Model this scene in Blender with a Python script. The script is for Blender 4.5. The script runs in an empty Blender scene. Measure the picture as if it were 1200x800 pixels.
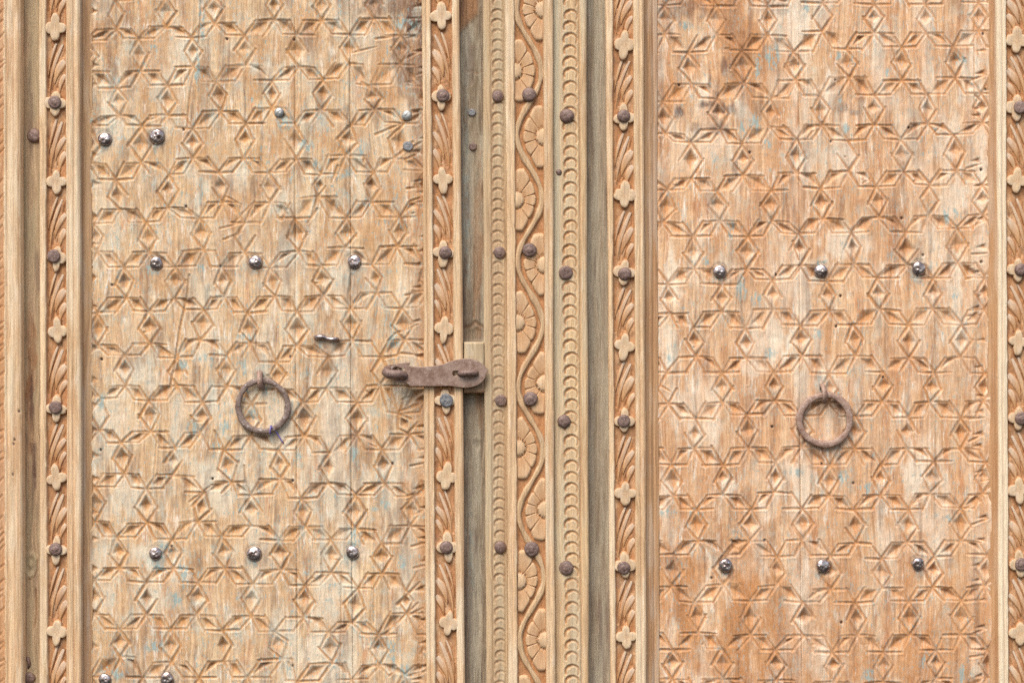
import bpy, math, random
import numpy as np
from mathutils import Vector, Euler

random.seed(7); np.random.seed(7)
rnd = random.Random(11)
S = 0.0015            # metres per unit of the door's own drawing grid
D = 3.6               # camera distance
ZC = 1.30             # height of the middle of the view
PI = math.pi

# ------------------------------------------------------------------ camera, sky, sun, exposure
sc = bpy.context.scene
COL = bpy.data.collections.new("carved_doors"); sc.collection.children.link(COL)
cam_d = bpy.data.cameras.new("camera"); cam = bpy.data.objects.new("camera", cam_d); COL.objects.link(cam)
cam.location = (0, -D, ZC); cam.rotation_euler = (PI/2, 0, 0)
cam_d.sensor_fit = 'HORIZONTAL'; cam_d.sensor_width = 36
cam_d.lens = 36*D/(1200*S)
cam_d.clip_start = 0.05; cam_d.clip_end = 200
sc.camera = cam

SUN_EL, SUN_AZ = math.radians(53), math.radians(-24)     # azimuth from straight in front, negative = from the left
world = bpy.data.worlds.new("World"); sc.world = world; world.use_nodes = True
wn = world.node_tree.nodes; wl = world.node_tree.links
bg = wn["Background"]; sky = wn.new("ShaderNodeTexSky"); sky.sky_type = 'NISHITA'; sky.sun_disc = False
sky.sun_elevation = SUN_EL; sky.sun_rotation = math.radians(180) - SUN_AZ
sky.air_density = 1.0; sky.dust_density = 3.0; sky.ozone_density = 0.6
wl.new(sky.outputs[0], bg.inputs[0]); bg.inputs[1].default_value = 0.11
sun_d = bpy.data.lights.new("sun", 'SUN'); sun = bpy.data.objects.new("sun", sun_d); COL.objects.link(sun)
sun_d.energy = 2.0; sun_d.angle = math.radians(44); sun_d.color = (1.0, 0.95, 0.87)
dirv = Vector((math.sin(SUN_AZ)*math.cos(SUN_EL), -math.cos(SUN_AZ)*math.cos(SUN_EL), math.sin(SUN_EL)))
sun.rotation_euler = dirv.to_track_quat('Z', 'Y').to_euler(); sun.location = (0, -3, 4)
sc.view_settings.view_transform = 'Standard'; sc.view_settings.look = 'None'
sc.view_settings.gamma = 1.0; sc.view_settings.exposure = 0.95
sc.render.filter_size = 1.15

# ------------------------------------------------------------------ numpy noise
def _h(ix, iy, s):
    n = (ix.astype(np.int64)*374761393 + iy.astype(np.int64)*668265263 + s*974634777) & 0xffffffff
    n = ((n ^ (n >> 13))*1274126177) & 0xffffffff
    return ((n ^ (n >> 16)) & 0xffff)/65535.0
def vn(x, y, s=0):
    ix = np.floor(x); iy = np.floor(y); fx = x-ix; fy = y-iy
    fx = fx*fx*(3-2*fx); fy = fy*fy*(3-2*fy)
    a = _h(ix, iy, s); b = _h(ix+1, iy, s); c = _h(ix, iy+1, s); d = _h(ix+1, iy+1, s)
    return a+(b-a)*fx+(c-a)*fy+(a-b-c+d)*fx*fy
def fbm(x, y, s=0, o=4):
    t = 0; a = 1.0; n = 0
    for k in range(o):
        t = t+a*vn(x*2**k+7.3*k, y*2**k+3.1*k, s+k); n += a; a *= 0.55
    return t/n
def sm(a, b, x):
    t = np.clip((x-a)/(b-a), 0, 1); return t*t*(3-2*t)
def blob(x, y, cx, cy, rx, ry, s=1):
    d = np.sqrt(((x-cx)/rx)**2+((y-cy)/ry)**2)+1.5*(fbm(x/6+s, y/15, 50+s)-0.5)
    return 1-sm(0.35, 1.1, d)

# ------------------------------------------------------------------ materials
def wood(name, pale, mid, dark, cut=(0.33, 0.155, 0.065), grain=1.0, stripe=0.5, flecks=0.0, bleach=(0.62, 0.56, 0.46), bump=0.5, rough=0.78, gz=1.0, smudge=0.25, rich=0.0, fg=1.0):
    m = bpy.data.materials.new(name); m.use_nodes = True
    N = m.node_tree.nodes; L = m.node_tree.links
    bs = N["Principled BSDF"]; bs.inputs["Roughness"].default_value = rough
    bs.inputs["Specular IOR Level"].default_value = 0.25
    geo = N.new("ShaderNodeNewGeometry"); oi = N.new("ShaderNodeObjectInfo")
    ofs = N.new("ShaderNodeVectorMath"); ofs.operation = 'SCALE'; ofs.inputs[0].default_value = (3.1, 1.7, 5.3)
    L.new(oi.outputs["Random"], ofs.inputs["Scale"])
    add = N.new("ShaderNodeVectorMath"); add.operation = 'ADD'; L.new(geo.outputs["Position"], add.inputs[0]); L.new(ofs.outputs[0], add.inputs[1])
    # gentle wander of the fibres
    wv = N.new("ShaderNodeTexNoise"); wv.inputs["Scale"].default_value = 5.0; wv.inputs["Detail"].default_value = 2
    L.new(add.outputs[0], wv.inputs["Vector"])
    wsc = N.new("ShaderNodeVectorMath"); wsc.operation = 'MULTIPLY_ADD'; wsc.inputs[1].default_value = (0.03, 0.0, 0.0)
    L.new(wv.outputs["Color"], wsc.inputs[0]); L.new(add.outputs[0], wsc.inputs[2])
    def noise(sx, sz, det=4, ro=0.6, src=wsc):
        mp = N.new("ShaderNodeMapping"); mp.inputs["Scale"].default_value = (sx, sx, sz)
        L.new(src.outputs[0], mp.inputs["Vector"])
        n = N.new("ShaderNodeTexNoise"); n.inputs["Scale"].default_value = 1; n.inputs["Detail"].default_value = det; n.inputs["Roughness"].default_value = ro
        L.new(mp.outputs[0], n.inputs["Vector"]); return n.outputs["Fac"]
    def rng(v, a, b, c=0.0, d=1.0):
        r = N.new("ShaderNodeMapRange"); r.inputs[1].default_value = a; r.inputs[2].default_value = b; r.inputs[3].default_value = c; r.inputs[4].default_value = d
        L.new(v, r.inputs[0]); return r.outputs[0]
    def mth(op, a, b):
        q = N.new("ShaderNodeMath"); q.operation = op; q.use_clamp = (op != 'ADD')
        for i, v in enumerate((a, b)):
            if isinstance(v, (int, float)): q.inputs[i].default_value = v
            else: L.new(v, q.inputs[i])
        return q.outputs[0]
    def mix(f, a, b, mode='MIX'):
        x = N.new("ShaderNodeMix"); x.data_type = 'RGBA'; x.blend_type = mode
        for s, v in ((0, f), (6, a), (7, b)):
            if isinstance(v, (int, float)): x.inputs[s].default_value = v if s == 0 else (v, v, v, 1)
            elif isinstance(v, tuple): x.inputs[s].default_value = (*v, 1) if len(v) == 3 else v
            else: L.new(v, x.inputs[s])
        return x.outputs[2]
    g1 = noise(150, 6*gz); g2 = noise(520, 16*gz, 3, 0.65); bl = noise(16, 5, 5, 0.6); fine = noise(700, 420, 2, 0.7); str_ = noise(75, 1.2*gz, 2, 0.5)
    c = mix(rng(bl, 0.36, 0.64), pale, mid); c = mix(mth('MULTIPLY', rng(noise(7, 4, 3, 0.6, add), 0.44, 0.60), 0.45), c, (pale[0]*1.06, pale[1]*1.06, pale[2]*1.0))
    c = mix(mth('MULTIPLY', rng(str_, 0.42, 0.66), stripe), c, mid)
    c = mix(mth('MULTIPLY', rng(g1, 0.46, 0.70), 0.55*grain), c, dark)
    c = mix(mth('MULTIPLY', rng(g2, 0.52, 0.74), 0.45*grain), c, dark)
    c = mix(mth('MULTIPLY', rng(g1, 0.50, 0.28), 0.45), c, tuple(min(1, v*1.25) for v in pale))
    lines = noise(430, 5*gz, 2, 0.7)
    c = mix(mth('MULTIPLY', rng(lines, 0.57, 0.68), 0.38*grain), c, tuple(v*0.72 for v in dark))
    c = mix(mth('MULTIPLY', rng(lines, 0.40, 0.31), 0.3*grain), c, tuple(min(1, v*1.3) for v in pale))
    patch = noise(48, 17, 4, 0.7)
    c = mix(mth('MULTIPLY', rng(patch, 0.52, 0.66), 0.5*smudge*2), c, tuple(a*0.5+b*0.5 for a, b in zip(mid, dark)))
    c = mix(mth('MULTIPLY', rng(patch, 0.46, 0.34), 0.45*smudge*2), c, bleach)
    if rich:
        c = mix(mth('MULTIPLY', mth('MULTIPLY', rng(noise(85, 11, 4, 0.65), 0.50, 0.64), rng(noise(24, 14, 3, 0.6), 0.42, 0.60)), 0.75*rich), c, (0.45, 0.21, 0.10))
        c = mix(mth('MULTIPLY', mth('MULTIPLY', rng(noise(130, 22, 4, 0.7), 0.54, 0.66), rng(noise(20, 12, 3, 0.6), 0.60, 0.46)), 0.85*rich), c, (0.80, 0.70, 0.57))
        c = mix(mth('MULTIPLY', rng(noise(210, 30, 3, 0.7), 0.60, 0.70), 0.6*rich), c, (0.27, 0.135, 0.095))
    at = N.new("ShaderNodeAttribute"); at.attribute_name = "marks"
    sp = N.new("ShaderNodeSeparateColor"); L.new(at.outputs["Color"], sp.inputs[0])
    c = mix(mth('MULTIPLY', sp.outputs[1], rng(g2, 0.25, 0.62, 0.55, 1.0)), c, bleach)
    c = mix(mth('MULTIPLY', sp.outputs[0], rng(fine, 0.25, 0.7, 0.65, 1.0)), c, cut)  # carved ground's orange patina, plus shade of the cuts put into the colour
    c = mix(mth('MULTIPLY', sp.outputs[2], rng(g1, 0.25, 0.62, 0.65, 1.0)), c, (0.095, 0.055, 0.048))
    # blue-green remains of paint
    fl = noise(190, 70, 3, 0.6, add); area = noise(14, 9, 2, 0.5, add)
    pf = mth('MULTIPLY', rng(fl, 0.60, 0.70), rng(area, 0.42, 0.62, 0.1, 1.0))
    pf = mth('MULTIPLY', pf, flecks)
    pa = mth('MULTIPLY', at.outputs["Alpha"], rng(fl, 0.45, 0.53))
    pf2 = mth('MULTIPLY', rng(noise(330, 150, 2, 0.6, add), 0.63, 0.70), flecks)
    haze_ = mth('MULTIPLY', rng(noise(42, 22, 5, 0.75, add), 0.52, 0.70), flecks*0.55)
    c = mix(haze_, c, (0.45, 0.475, 0.40))
    c = mix(mth('MULTIPLY', mth('MAXIMUM', mth('MAXIMUM', pf, pf2), pa), 0.8), c, (0.25, 0.365, 0.355))
    # small light and dark specks of weathering
    c = mix(mth('MULTIPLY', rng(fine, 0.60, 0.78), smudge), c, tuple(v*0.45 for v in dark))
    c = mix(mth('MULTIPLY', rng(noise(420, 260, 2, 0.6), 0.60, 0.75), smudge), c, tuple(min(1, v*1.25) for v in pale))
    def val(v):
        q = N.new("ShaderNodeCombineColor")
        for i in range(3): L.new(v, q.inputs[i])
        return q.outputs[0]
    c = mix(1.0, c, val(rng(noise(760, 26*gz, 3, 0.75), 0.32, 0.68, 1-0.17*fg, 1+0.14*fg)), 'MULTIPLY')
    c = mix(1.0, c, val(rng(noise(900, 700, 2, 0.8, add), 0.30, 0.70, 1-0.17*fg, 1+0.14*fg)), 'MULTIPLY')
    L.new(c, bs.inputs["Base Color"])
    hh = mth('ADD', mth('MULTIPLY', g1, 0.7), mth('ADD', mth('MULTIPLY', g2, 0.5), mth('MULTIPLY', fine, 0.35)))
    bp = N.new("ShaderNodeBump"); bp.inputs["Strength"].default_value = bump; bp.inputs["Distance"].default_value = 0.0016
    L.new(hh, bp.inputs["Height"]); L.new(bp.outputs[0], bs.inputs["Normal"])
    return m

_wood = wood
def wood(name, pale, mid, dark, warm=1.0, **k):
    f = lambda c: (c[0]*1.0, c[1]*(1-0.02*warm), c[2]*(1-0.08*warm))
    if 'cut' in k: k['cut'] = f(k['cut'])
    if 'bleach' in k: k['bleach'] = f(k['bleach'])
    return _wood(name, f(pale), f(mid), f(dark), **k)
PALE = (0.60, 0.425, 0.265); MID = (0.50, 0.295, 0.155); DARK = (0.30, 0.165, 0.085)
M = {}
M['panel_l'] = wood("weathered_teak_left", (0.655, 0.485, 0.315), (0.55, 0.35, 0.195), (0.32, 0.185, 0.10), rich=1.0, cut=(0.42, 0.20, 0.07), stripe=0.45, flecks=1.2, bleach=(0.67, 0.61, 0.50))
M['panel_r'] = wood("weathered_teak_right", (0.675, 0.48, 0.315), (0.575, 0.325, 0.175), (0.35, 0.165, 0.08), rich=1.15, cut=(0.44, 0.195, 0.07), stripe=0.7, flecks=0.85, bleach=(0.77, 0.67, 0.55))
M['trim'] = wood("pale_trim", (0.64, 0.475, 0.315), (0.57, 0.37, 0.215), (0.34, 0.22, 0.12), cut=(0.38, 0.16, 0.058), stripe=0.5, flecks=0.05, bleach=(0.70, 0.61, 0.47), smudge=0.2, gz=0.8, rich=0.3, fg=1.3)
M['post'] = wood("carved_post", (0.58, 0.42, 0.255), (0.49, 0.315, 0.175), (0.32, 0.20, 0.115), cut=(0.34, 0.15, 0.055), stripe=0.35, bleach=(0.50, 0.46, 0.35), smudge=0.2, gz=0.8, rich=0.2, fg=1.3)
M['post_brown'] = wood("carved_post_brown", (0.50, 0.37, 0.235), (0.42, 0.285, 0.17), (0.27, 0.175, 0.105), cut=(0.27, 0.14, 0.07), stripe=0.35, bleach=(0.46, 0.41, 0.30), smudge=0.22, gz=0.6)
M['flower'] = wood("carved_flower_wood", (0.62, 0.46, 0.29), (0.56, 0.385, 0.225), (0.42, 0.27, 0.15), cut=(0.42, 0.19, 0.07), stripe=0.2, smudge=0.3, grain=0.8, rich=0.25)
M['leaf'] = wood("carved_leaf_wood", (0.52, 0.305, 0.15), (0.43, 0.22, 0.095), (0.33, 0.15, 0.06), cut=(0.38, 0.155, 0.055), stripe=0.3, smudge=0.2, grain=0.7)
M['bevel'] = wood("brown_moulding", (0.50, 0.325, 0.185), (0.43, 0.245, 0.13), (0.28, 0.15, 0.08), stripe=0.6, smudge=0.15, gz=0.5)
M['grey'] = wood("grey_weathered_board", (0.32, 0.26, 0.19), (0.235, 0.18, 0.13), (0.11, 0.08, 0.06), cut=(0.30, 0.15, 0.07), stripe=0.8, bleach=(0.36, 0.325, 0.26), smudge=0.35, rich=0.0, fg=1.7, gz=0.5, bump=0.8)
M['brownboard'] = wood("brown_weathered_board", (0.42, 0.305, 0.20), (0.33, 0.225, 0.14), (0.15, 0.10, 0.06), cut=(0.26, 0.12, 0.055), stripe=0.8, bleach=(0.36, 0.29, 0.19), smudge=0.3, fg=1.7, gz=0.5, bump=0.8)
M['block'] = wood("block_wood", (0.47, 0.37, 0.25), (0.39, 0.29, 0.18), (0.20, 0.14, 0.09), cut=(0.27, 0.15, 0.085), stripe=0.2, smudge=0.3)
M['back'] = wood("dark_backing", (0.12, 0.09, 0.06), (0.09, 0.07, 0.05), (0.05, 0.04, 0.03))  # dark colour of the added backing

def metal(name, c1, c2, c3, metallic=0.5, rough=(0.35, 0.65), scale=160, wear=0.5, bump=0.35):
    m = bpy.data.materials.new(name); m.use_nodes = True
    N = m.node_tree.nodes; L = m.node_tree.links; bs = N["Principled BSDF"]
    geo = N.new("ShaderNodeNewGeometry")
    n1 = N.new("ShaderNodeTexNoise"); n1.inputs["Scale"].default_value = scale; n1.inputs["Detail"].default_value = 5; n1.inputs["Roughness"].default_value = 0.65
    n2 = N.new("ShaderNodeTexNoise"); n2.inputs["Scale"].default_value = scale*3.1; n2.inputs["Detail"].default_value = 3
    L.new(geo.outputs["Position"], n1.inputs["Vector"]); L.new(geo.outputs["Position"], n2.inputs["Vector"])
    r1 = N.new("ShaderNodeValToRGB"); e = r1.color_ramp.elements
    e[0].position = 0.36; e[0].color = (*c1, 1); e[1].position = 0.62; e[1].color = (*c2, 1)
    L.new(n1.outputs["Fac"], r1.inputs[0])
    mr = N.new("ShaderNodeMapRange"); mr.inputs[1].default_value = 0.66-0.2*wear; mr.inputs[2].default_value = 0.74-0.1*wear; L.new(n2.outputs["Fac"], mr.inputs[0])
    mx = N.new("ShaderNodeMix"); mx.data_type = 'RGBA'; L.new(mr.outputs[0], mx.inputs[0]); L.new(r1.outputs[0], mx.inputs[6]); mx.inputs[7].default_value = (*c3, 1)
    L.new(mx.outputs[2], bs.inputs["Base Color"]); bs.inputs["Metallic"].default_value = metallic
    rr = N.new("ShaderNodeMapRange"); rr.inputs[1].default_value = 0.3; rr.inputs[2].default_value = 0.7; rr.inputs[3].default_value = rough[0]; rr.inputs[4].default_value = rough[1]
    L.new(n1.outputs["Fac"], rr.inputs[0]); L.new(rr.outputs[0], bs.inputs["Roughness"])
    bp = N.new("ShaderNodeBump"); bp.inputs["Strength"].default_value = bump; bp.inputs["Distance"].default_value = 0.001
    L.new(n2.outputs["Fac"], bp.inputs["Height"]); L.new(bp.outputs[0], bs.inputs["Normal"])
    return m
M['rust'] = metal("rusty_brown_iron", (0.10, 0.058, 0.045), (0.19, 0.12, 0.095), (0.31, 0.23, 0.20), 0.18, (0.42, 0.7), 170, 0.5)
M['iron'] = metal("old_iron", (0.13, 0.08, 0.06), (0.23, 0.17, 0.14), (0.36, 0.31, 0.28), 0.12, (0.38, 0.7), 70, 0.3, 0.9)
M['pinkiron'] = metal("pale_rusty_iron", (0.24, 0.135, 0.095), (0.34, 0.23, 0.175), (0.44, 0.35, 0.30), 0.15, (0.5, 0.75), 120, 0.5, 0.6)
M['strap'] = metal("rusty_strap", (0.16, 0.085, 0.055), (0.28, 0.19, 0.145), (0.36, 0.28, 0.235), 0.2, (0.35, 0.65), 55, 0.35, 0.5)
M['polished'] = metal("worn_shiny_iron", (0.24, 0.17, 0.15), (0.42, 0.36, 0.34), (0.88, 0.85, 0.83), 0.8, (0.16, 0.36), 90, 0.35, 0.10)
M['zinc'] = metal("galvanised_steel", (0.24, 0.25, 0.25), (0.36, 0.36, 0.34), (0.46, 0.45, 0.42), 0.5, (0.35, 0.6), 150, 0.5, 0.15)
M['greyiron'] = metal("grey_iron", (0.11, 0.11, 0.115), (0.20, 0.20, 0.205), (0.30, 0.28, 0.27), 0.4, (0.4, 0.65), 170, 0.5)
def plain(name, col, rough=0.6):
    m = bpy.data.materials.new(name); m.use_nodes = True
    N = m.node_tree.nodes; L = m.node_tree.links; bs = N["Principled BSDF"]; bs.inputs["Roughness"].default_value = rough
    n = N.new("ShaderNodeTexNoise"); n.inputs["Scale"].default_value = 900
    r = N.new("ShaderNodeValToRGB"); r.color_ramp.elements[0].color = (*[v*0.7 for v in col], 1); r.color_ramp.elements[1].color = (*[min(1, v*1.2) for v in col], 1)
    L.new(n.outputs["Fac"], r.inputs[0]); L.new(r.outputs[0], bs.inputs["Base Color"]); return m
M['thread'] = plain("purple_thread", (0.17, 0.13, 0.36))

# ------------------------------------------------------------------ helpers
def fac(h0): return (D-h0*S)/D
def W(x, y, h, h0=0.0):                       # drawing grid -> metres; h is height off the panel face
    f = fac(h0); return np.stack([(x-600)*S*f, -h*S+0*x, ZC+(400-y)*S*f], axis=-1)
def P(x, y, h, h0=None):
    f = fac(h if h0 is None else h0); return Vector(((x-600)*S*f, -h*S, ZC+(400-y)*S*f))

def thing(name, label, cat, loc, group=None):
    o = bpy.data.objects.new(name, None); COL.objects.link(o); o.location = loc; o.empty_display_size = 0.05
    o['label'] = label; o['category'] = cat
    if group: o['group'] = group
    return o
def world_loc(o):
    v = Vector(o.location)
    while o.parent: o = o.parent; v += Vector(o.location)
    return v
def link(name, me, mat, parent, loc=None, rot=None, label=None):
    """loc = where the mesh's origin stands in the world"""
    o = bpy.data.objects.new(name, me); COL.objects.link(o)
    if not me.materials: me.materials.append(mat)
    loc = Vector(loc) if loc is not None else Vector((0, 0, 0))
    if parent is not None: o.parent = parent; loc = loc-world_loc(parent)
    o.location = loc
    if rot: o.rotation_euler = rot
    if label: o['label'] = label
    return o
def marks(me, arr):
    a = me.color_attributes.new("marks", 'FLOAT_COLOR', 'POINT'); a.data.foreach_set("color", np.ascontiguousarray(arr, dtype=np.float32).ravel())
def grid_mesh(name, V):
    r, c = V.shape[:2]; me = bpy.data.meshes.new(name)
    me.vertices.add(r*c); me.vertices.foreach_set("co", V.reshape(-1).astype(np.float32))
    i = np.arange(r*c).reshape(r, c)
    q = np.stack([i[:-1, :-1], i[1:, :-1], i[1:, 1:], i[:-1, 1:]], axis=-1).reshape(-1, 4)
    n = len(q); me.loops.add(n*4); me.loops.foreach_set("vertex_index", q.ravel().astype(np.int32))
    me.polygons.add(n); me.polygons.foreach_set("loop_start", (np.arange(n)*4).astype(np.int32))
    me.polygons.foreach_set("loop_total", np.full(n, 4, dtype=np.int32))
    me.polygons.foreach_set("use_smooth", np.ones(n, dtype=bool))
    me.update(calc_edges=True); return me
def poly_mesh(name, vs, fs, smooth=True):
    me = bpy.data.meshes.new(name); me.from_pydata([tuple(v) for v in vs], [], fs)
    if smooth: me.polygons.foreach_set("use_smooth", [True]*len(me.polygons))
    me.update(); return me

class Relief:
    """one board: a height field cut by knives and gouges"""
    def __init__(s, xa, xb, y0, y1, res, resy=None):
        s.xa = xa; s.xb = xb; resy = resy or res
        nx = max(3, int(round((xb(400)-xa(400))/res))+1); ny = int(round((y1-y0)/resy))+1
        s.u = np.linspace(0, 1, nx); s.y = np.linspace(y0, y1, ny)
        s.Y = np.repeat(s.y[:, None], nx, 1)
        A = xa(s.y)[:, None]+0*s.Y; B = xb(s.y)[:, None]+0*s.Y
        s.X = A+(B-A)*s.u[None, :]; s.U = (s.X-A); s.V = (B-s.X)
        s.H = np.zeros_like(s.X); s.C = np.zeros_like(s.X); s.T = np.zeros_like(s.X); s.lip = np.zeros_like(s.X); s.worn = False
        s.pale = np.zeros_like(s.X); s.stain = np.zeros_like(s.X); s.paint = np.zeros_like(s.X)
    def win(s, x0, x1, y0, y1):
        j0 = np.searchsorted(s.y, y0); j1 = np.searchsorted(s.y, y1)
        if j1 <= j0: return None
        ym = 0.5*(y0+y1); a = s.xa(ym); b = s.xb(ym); n = len(s.u)-1
        i0 = int(max(0, math.floor((x0-a-2)/(b-a)*n))); i1 = int(min(n+1, math.ceil((x1-a+2)/(b-a)*n)+1))
        if i1 <= i0: return None
        return slice(j0, j1), slice(i0, i1)
    def groove(s, p, q, w=1.7, d=1.8, end=0.3, stain=1.0):
        """V cut from p to q, shallower towards q"""
        w0 = w+1
        k = s.win(min(p[0], q[0])-w0, max(p[0], q[0])+w0, min(p[1], q[1])-w0, max(p[1], q[1])+w0)
        if k is None: return
        X, Y = s.X[k], s.Y[k]; dx, dy = q[0]-p[0], q[1]-p[1]; L2 = dx*dx+dy*dy+1e-6
        t = np.clip(((X-p[0])*dx+(Y-p[1])*dy)/L2, 0, 1)
        dist = np.hypot(X-p[0]-t*dx, Y-p[1]-t*dy)
        wid = w*(1-(1-end)*t**2)
        v = np.clip(1-dist/wid, 0, 1)*d*(1-(1-end)*t**2)
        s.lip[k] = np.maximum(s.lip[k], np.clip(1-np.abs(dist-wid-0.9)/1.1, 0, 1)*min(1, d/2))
        s.C[k] = np.maximum(s.C[k], v); s.T[k] = np.maximum(s.T[k], stain*np.clip(1.15-dist/(wid*0.95), 0, 1)*min(1, d/1.6))  # T browns the cut: patina and painted shading together
    def path(s, pts, w=1.6, d=1.6, stain=1.0):
        for a, b in zip(pts[:-1], pts[1:]): s.groove(a, b, w, d, 0.97, stain)
    def pit(s, poly, apex, d=4.0, stain=0.8):
        poly = np.array(poly, float); c = poly.mean(0)
        k = s.win(poly[:, 0].min()-1, poly[:, 0].max()+1, poly[:, 1].min()-1, poly[:, 1].max()+1)
        if k is None: return
        X, Y = s.X[k], s.Y[k]; v = np.full(X.shape, 9.0)
        for a, b in zip(poly, np.roll(poly, -1, 0)):
            n = np.array([-(b-a)[1], (b-a)[0]]); n = n/(np.hypot(*n)+1e-6)
            if np.dot(c-a, n) < 0: n = -n
            da = max(0.8, np.dot(np.array(apex)-a, n))
            v = np.minimum(v, ((X-a[0])*n[0]+(Y-a[1])*n[1])/da)
        v = np.clip(v, 0, 1)
        s.C[k] = np.maximum(s.C[k], v*d); s.T[k] = np.maximum(s.T[k], stain*np.clip(v*1.7, 0, 1))  # pit floor browned by patina and by shade put into its colour
    def hole(s, x, y, r=1.8, d=5):
        k = s.win(x-r-1, x+r+1, y-r-1, y+r+1)
        if k is None: return
        q = np.hypot((s.X[k]-x), (s.Y[k]-y)*0.75)
        s.C[k] = np.maximum(s.C[k], d*(1-sm(0.5*r, r, q))); s.stain[k] = np.maximum(s.stain[k], 1-sm(0.5*r, 1.1*r, q))
    def build(s, name, mat, parent, base=-6.0, h0=0.0, top=0.0, soften=1, label=None):
        wearm = 0.42+0.95*fbm(s.X/24, s.Y/30, 611, 3) if s.worn else 1.0       # some places are rubbed almost flat
        C = s.C*np.clip(wearm, 0.3, 1.1)*(0.86 if s.worn else 1.0); s.T = s.T*np.clip(0.35+0.75*wearm, 0, 1.05)
        for _ in range(soften):                       # worn edges
            Q = np.pad(C, 1, mode='edge')
            C = (Q[1:-1, 1:-1]*4+Q[:-2, 1:-1]+Q[2:, 1:-1]+Q[1:-1, :-2]+Q[1:-1, 2:])/8
        lip = s.lip*np.clip(1-s.C/0.8, 0, 1); H = top+s.H-C+0.35*lip; s.pale = np.maximum(s.pale, 0.6*lip*np.clip(1-s.T, 0, 1)*np.clip(fbm(s.X/6, s.Y/9, 99)*2-.4, 0, 1))  # lips rubbed pale, with the groove-edge highlight painted in as well
        X = np.pad(s.X, 1, mode='edge'); Y = np.pad(s.Y, 1, mode='edge'); H = np.pad(H, 1, mode='edge')
        H[0, :] = H[-1, :] = base; H[:, 0] = H[:, -1] = base
        T = [np.pad(np.clip(a, 0, 1), 1, mode='edge') for a in (s.T, s.pale, s.stain, s.paint)]
        o0 = np.array(world_loc(parent))
        me = grid_mesh(name, W(X, Y, H, h0)-o0); marks(me, np.stack(T, axis=-1))
        return link(name, me, M[mat], parent, loc=o0, label=label)

Y0, Y1 = -50, 850
def lin(a, b):                                # edge line: x at the top of the view, x at the bottom
    return lambda y: a+(b-a)*np.asarray(y)/800.0+0.45*np.sin(np.asarray(y)/120.0+a*0.37)+0.2*np.sin(np.asarray(y)/37.0+a)
def off(f, k): return lambda y: f(y)+k

# ------------------------------------------------------------------ studs
def stud_mesh(name, mat, seed, dome=0.42, facets=0.0, dent=0.06, shape=0):
    r = random.Random(seed); n = 28
    prof = [(1.0, -0.25), (1.0, 0.02), (0.985, 0.10), (0.93, 0.19), (0.8, 0.29), (0.62, 0.36), (0.4, 0.405), (0.2, 0.42)]
    if shape == 1: prof = [(1.0, -0.25), (1.0, 0.05), (0.97, 0.15), (0.86, 0.22), (0.62, 0.25), (0.5, 0.25), (0.4, 0.31), (0.2, 0.34)]
    if shape == 2: prof = [(1.0, -0.25), (1.0, 0.1), (0.96, 0.2), (0.88, 0.25), (0.7, 0.27), (0.45, 0.275), (0.3, 0.28), (0.15, 0.28)]
    ph = [r.uniform(0, 6.28) for _ in range(6)]
    vs = []; fs = []
    for k, (a, b) in enumerate(prof):
        for i in range(n):
            t = i*2*PI/n
            w = 1+dent*(math.sin(2*t+ph[0])+0.7*math.sin(3*t+ph[1])+0.5*math.sin(5*t+ph[2]))*0.5
            z = b*dome/0.42
            if k > 1: z *= 1+dent*1.6*math.sin(2*t*1+ph[3]+k)+dent*1.2*math.sin(3*t+ph[4]-k*1.7)
            vs.append((a*w*math.cos(t), -z, a*w*math.sin(t)))
    vs.append((0, -prof[-1][1]*dome/0.42, 0)); c = len(vs)-1
    for k in range(len(prof)-1):
        for i in range(n): fs.append((k*n+i, (k+1)*n+i, (k+1)*n+(i+1) % n, k*n+(i+1) % n))
    k = len(prof)-1
    for i in range(n): fs.append((k*n+i, c, k*n+(i+1) % n))
    me = poly_mesh(name, vs, [f[::-1] for f in fs]); me.materials.append(M[mat]); return me
STUD = {'rust': [stud_mesh("stud", 'rust', s, 0.44+0.05*(s % 3), dent=0.03, shape=(0, 1, 2, 0, 2)[s]) for s in range(5)],
        'polished': [stud_mesh("stud", 'polished', 20+s, 0.40, dent=0.07) for s in range(5)],
        'zinc': [stud_mesh("stud", 'zinc', 40+s, 0.46, dent=0.04) for s in range(2)],
        'grey': [stud_mesh("stud", 'greyiron', 50, 0.38, dent=0.07, shape=2)]}
def stud(parent, x, y, r, h, kind='rust', v=None, sq=1.0):
    me = STUD[kind][(v if v is not None else rnd.randrange(9)) % len(STUD[kind])]
    o = link("stud", me, None, parent, loc=P(x, y, h), rot=(rnd.uniform(-.12, .12), rnd.uniform(-3, 3), rnd.uniform(-.12, .12)))
    o.scale = (r*S*sq, r*S*1.0, r*S); return o

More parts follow.
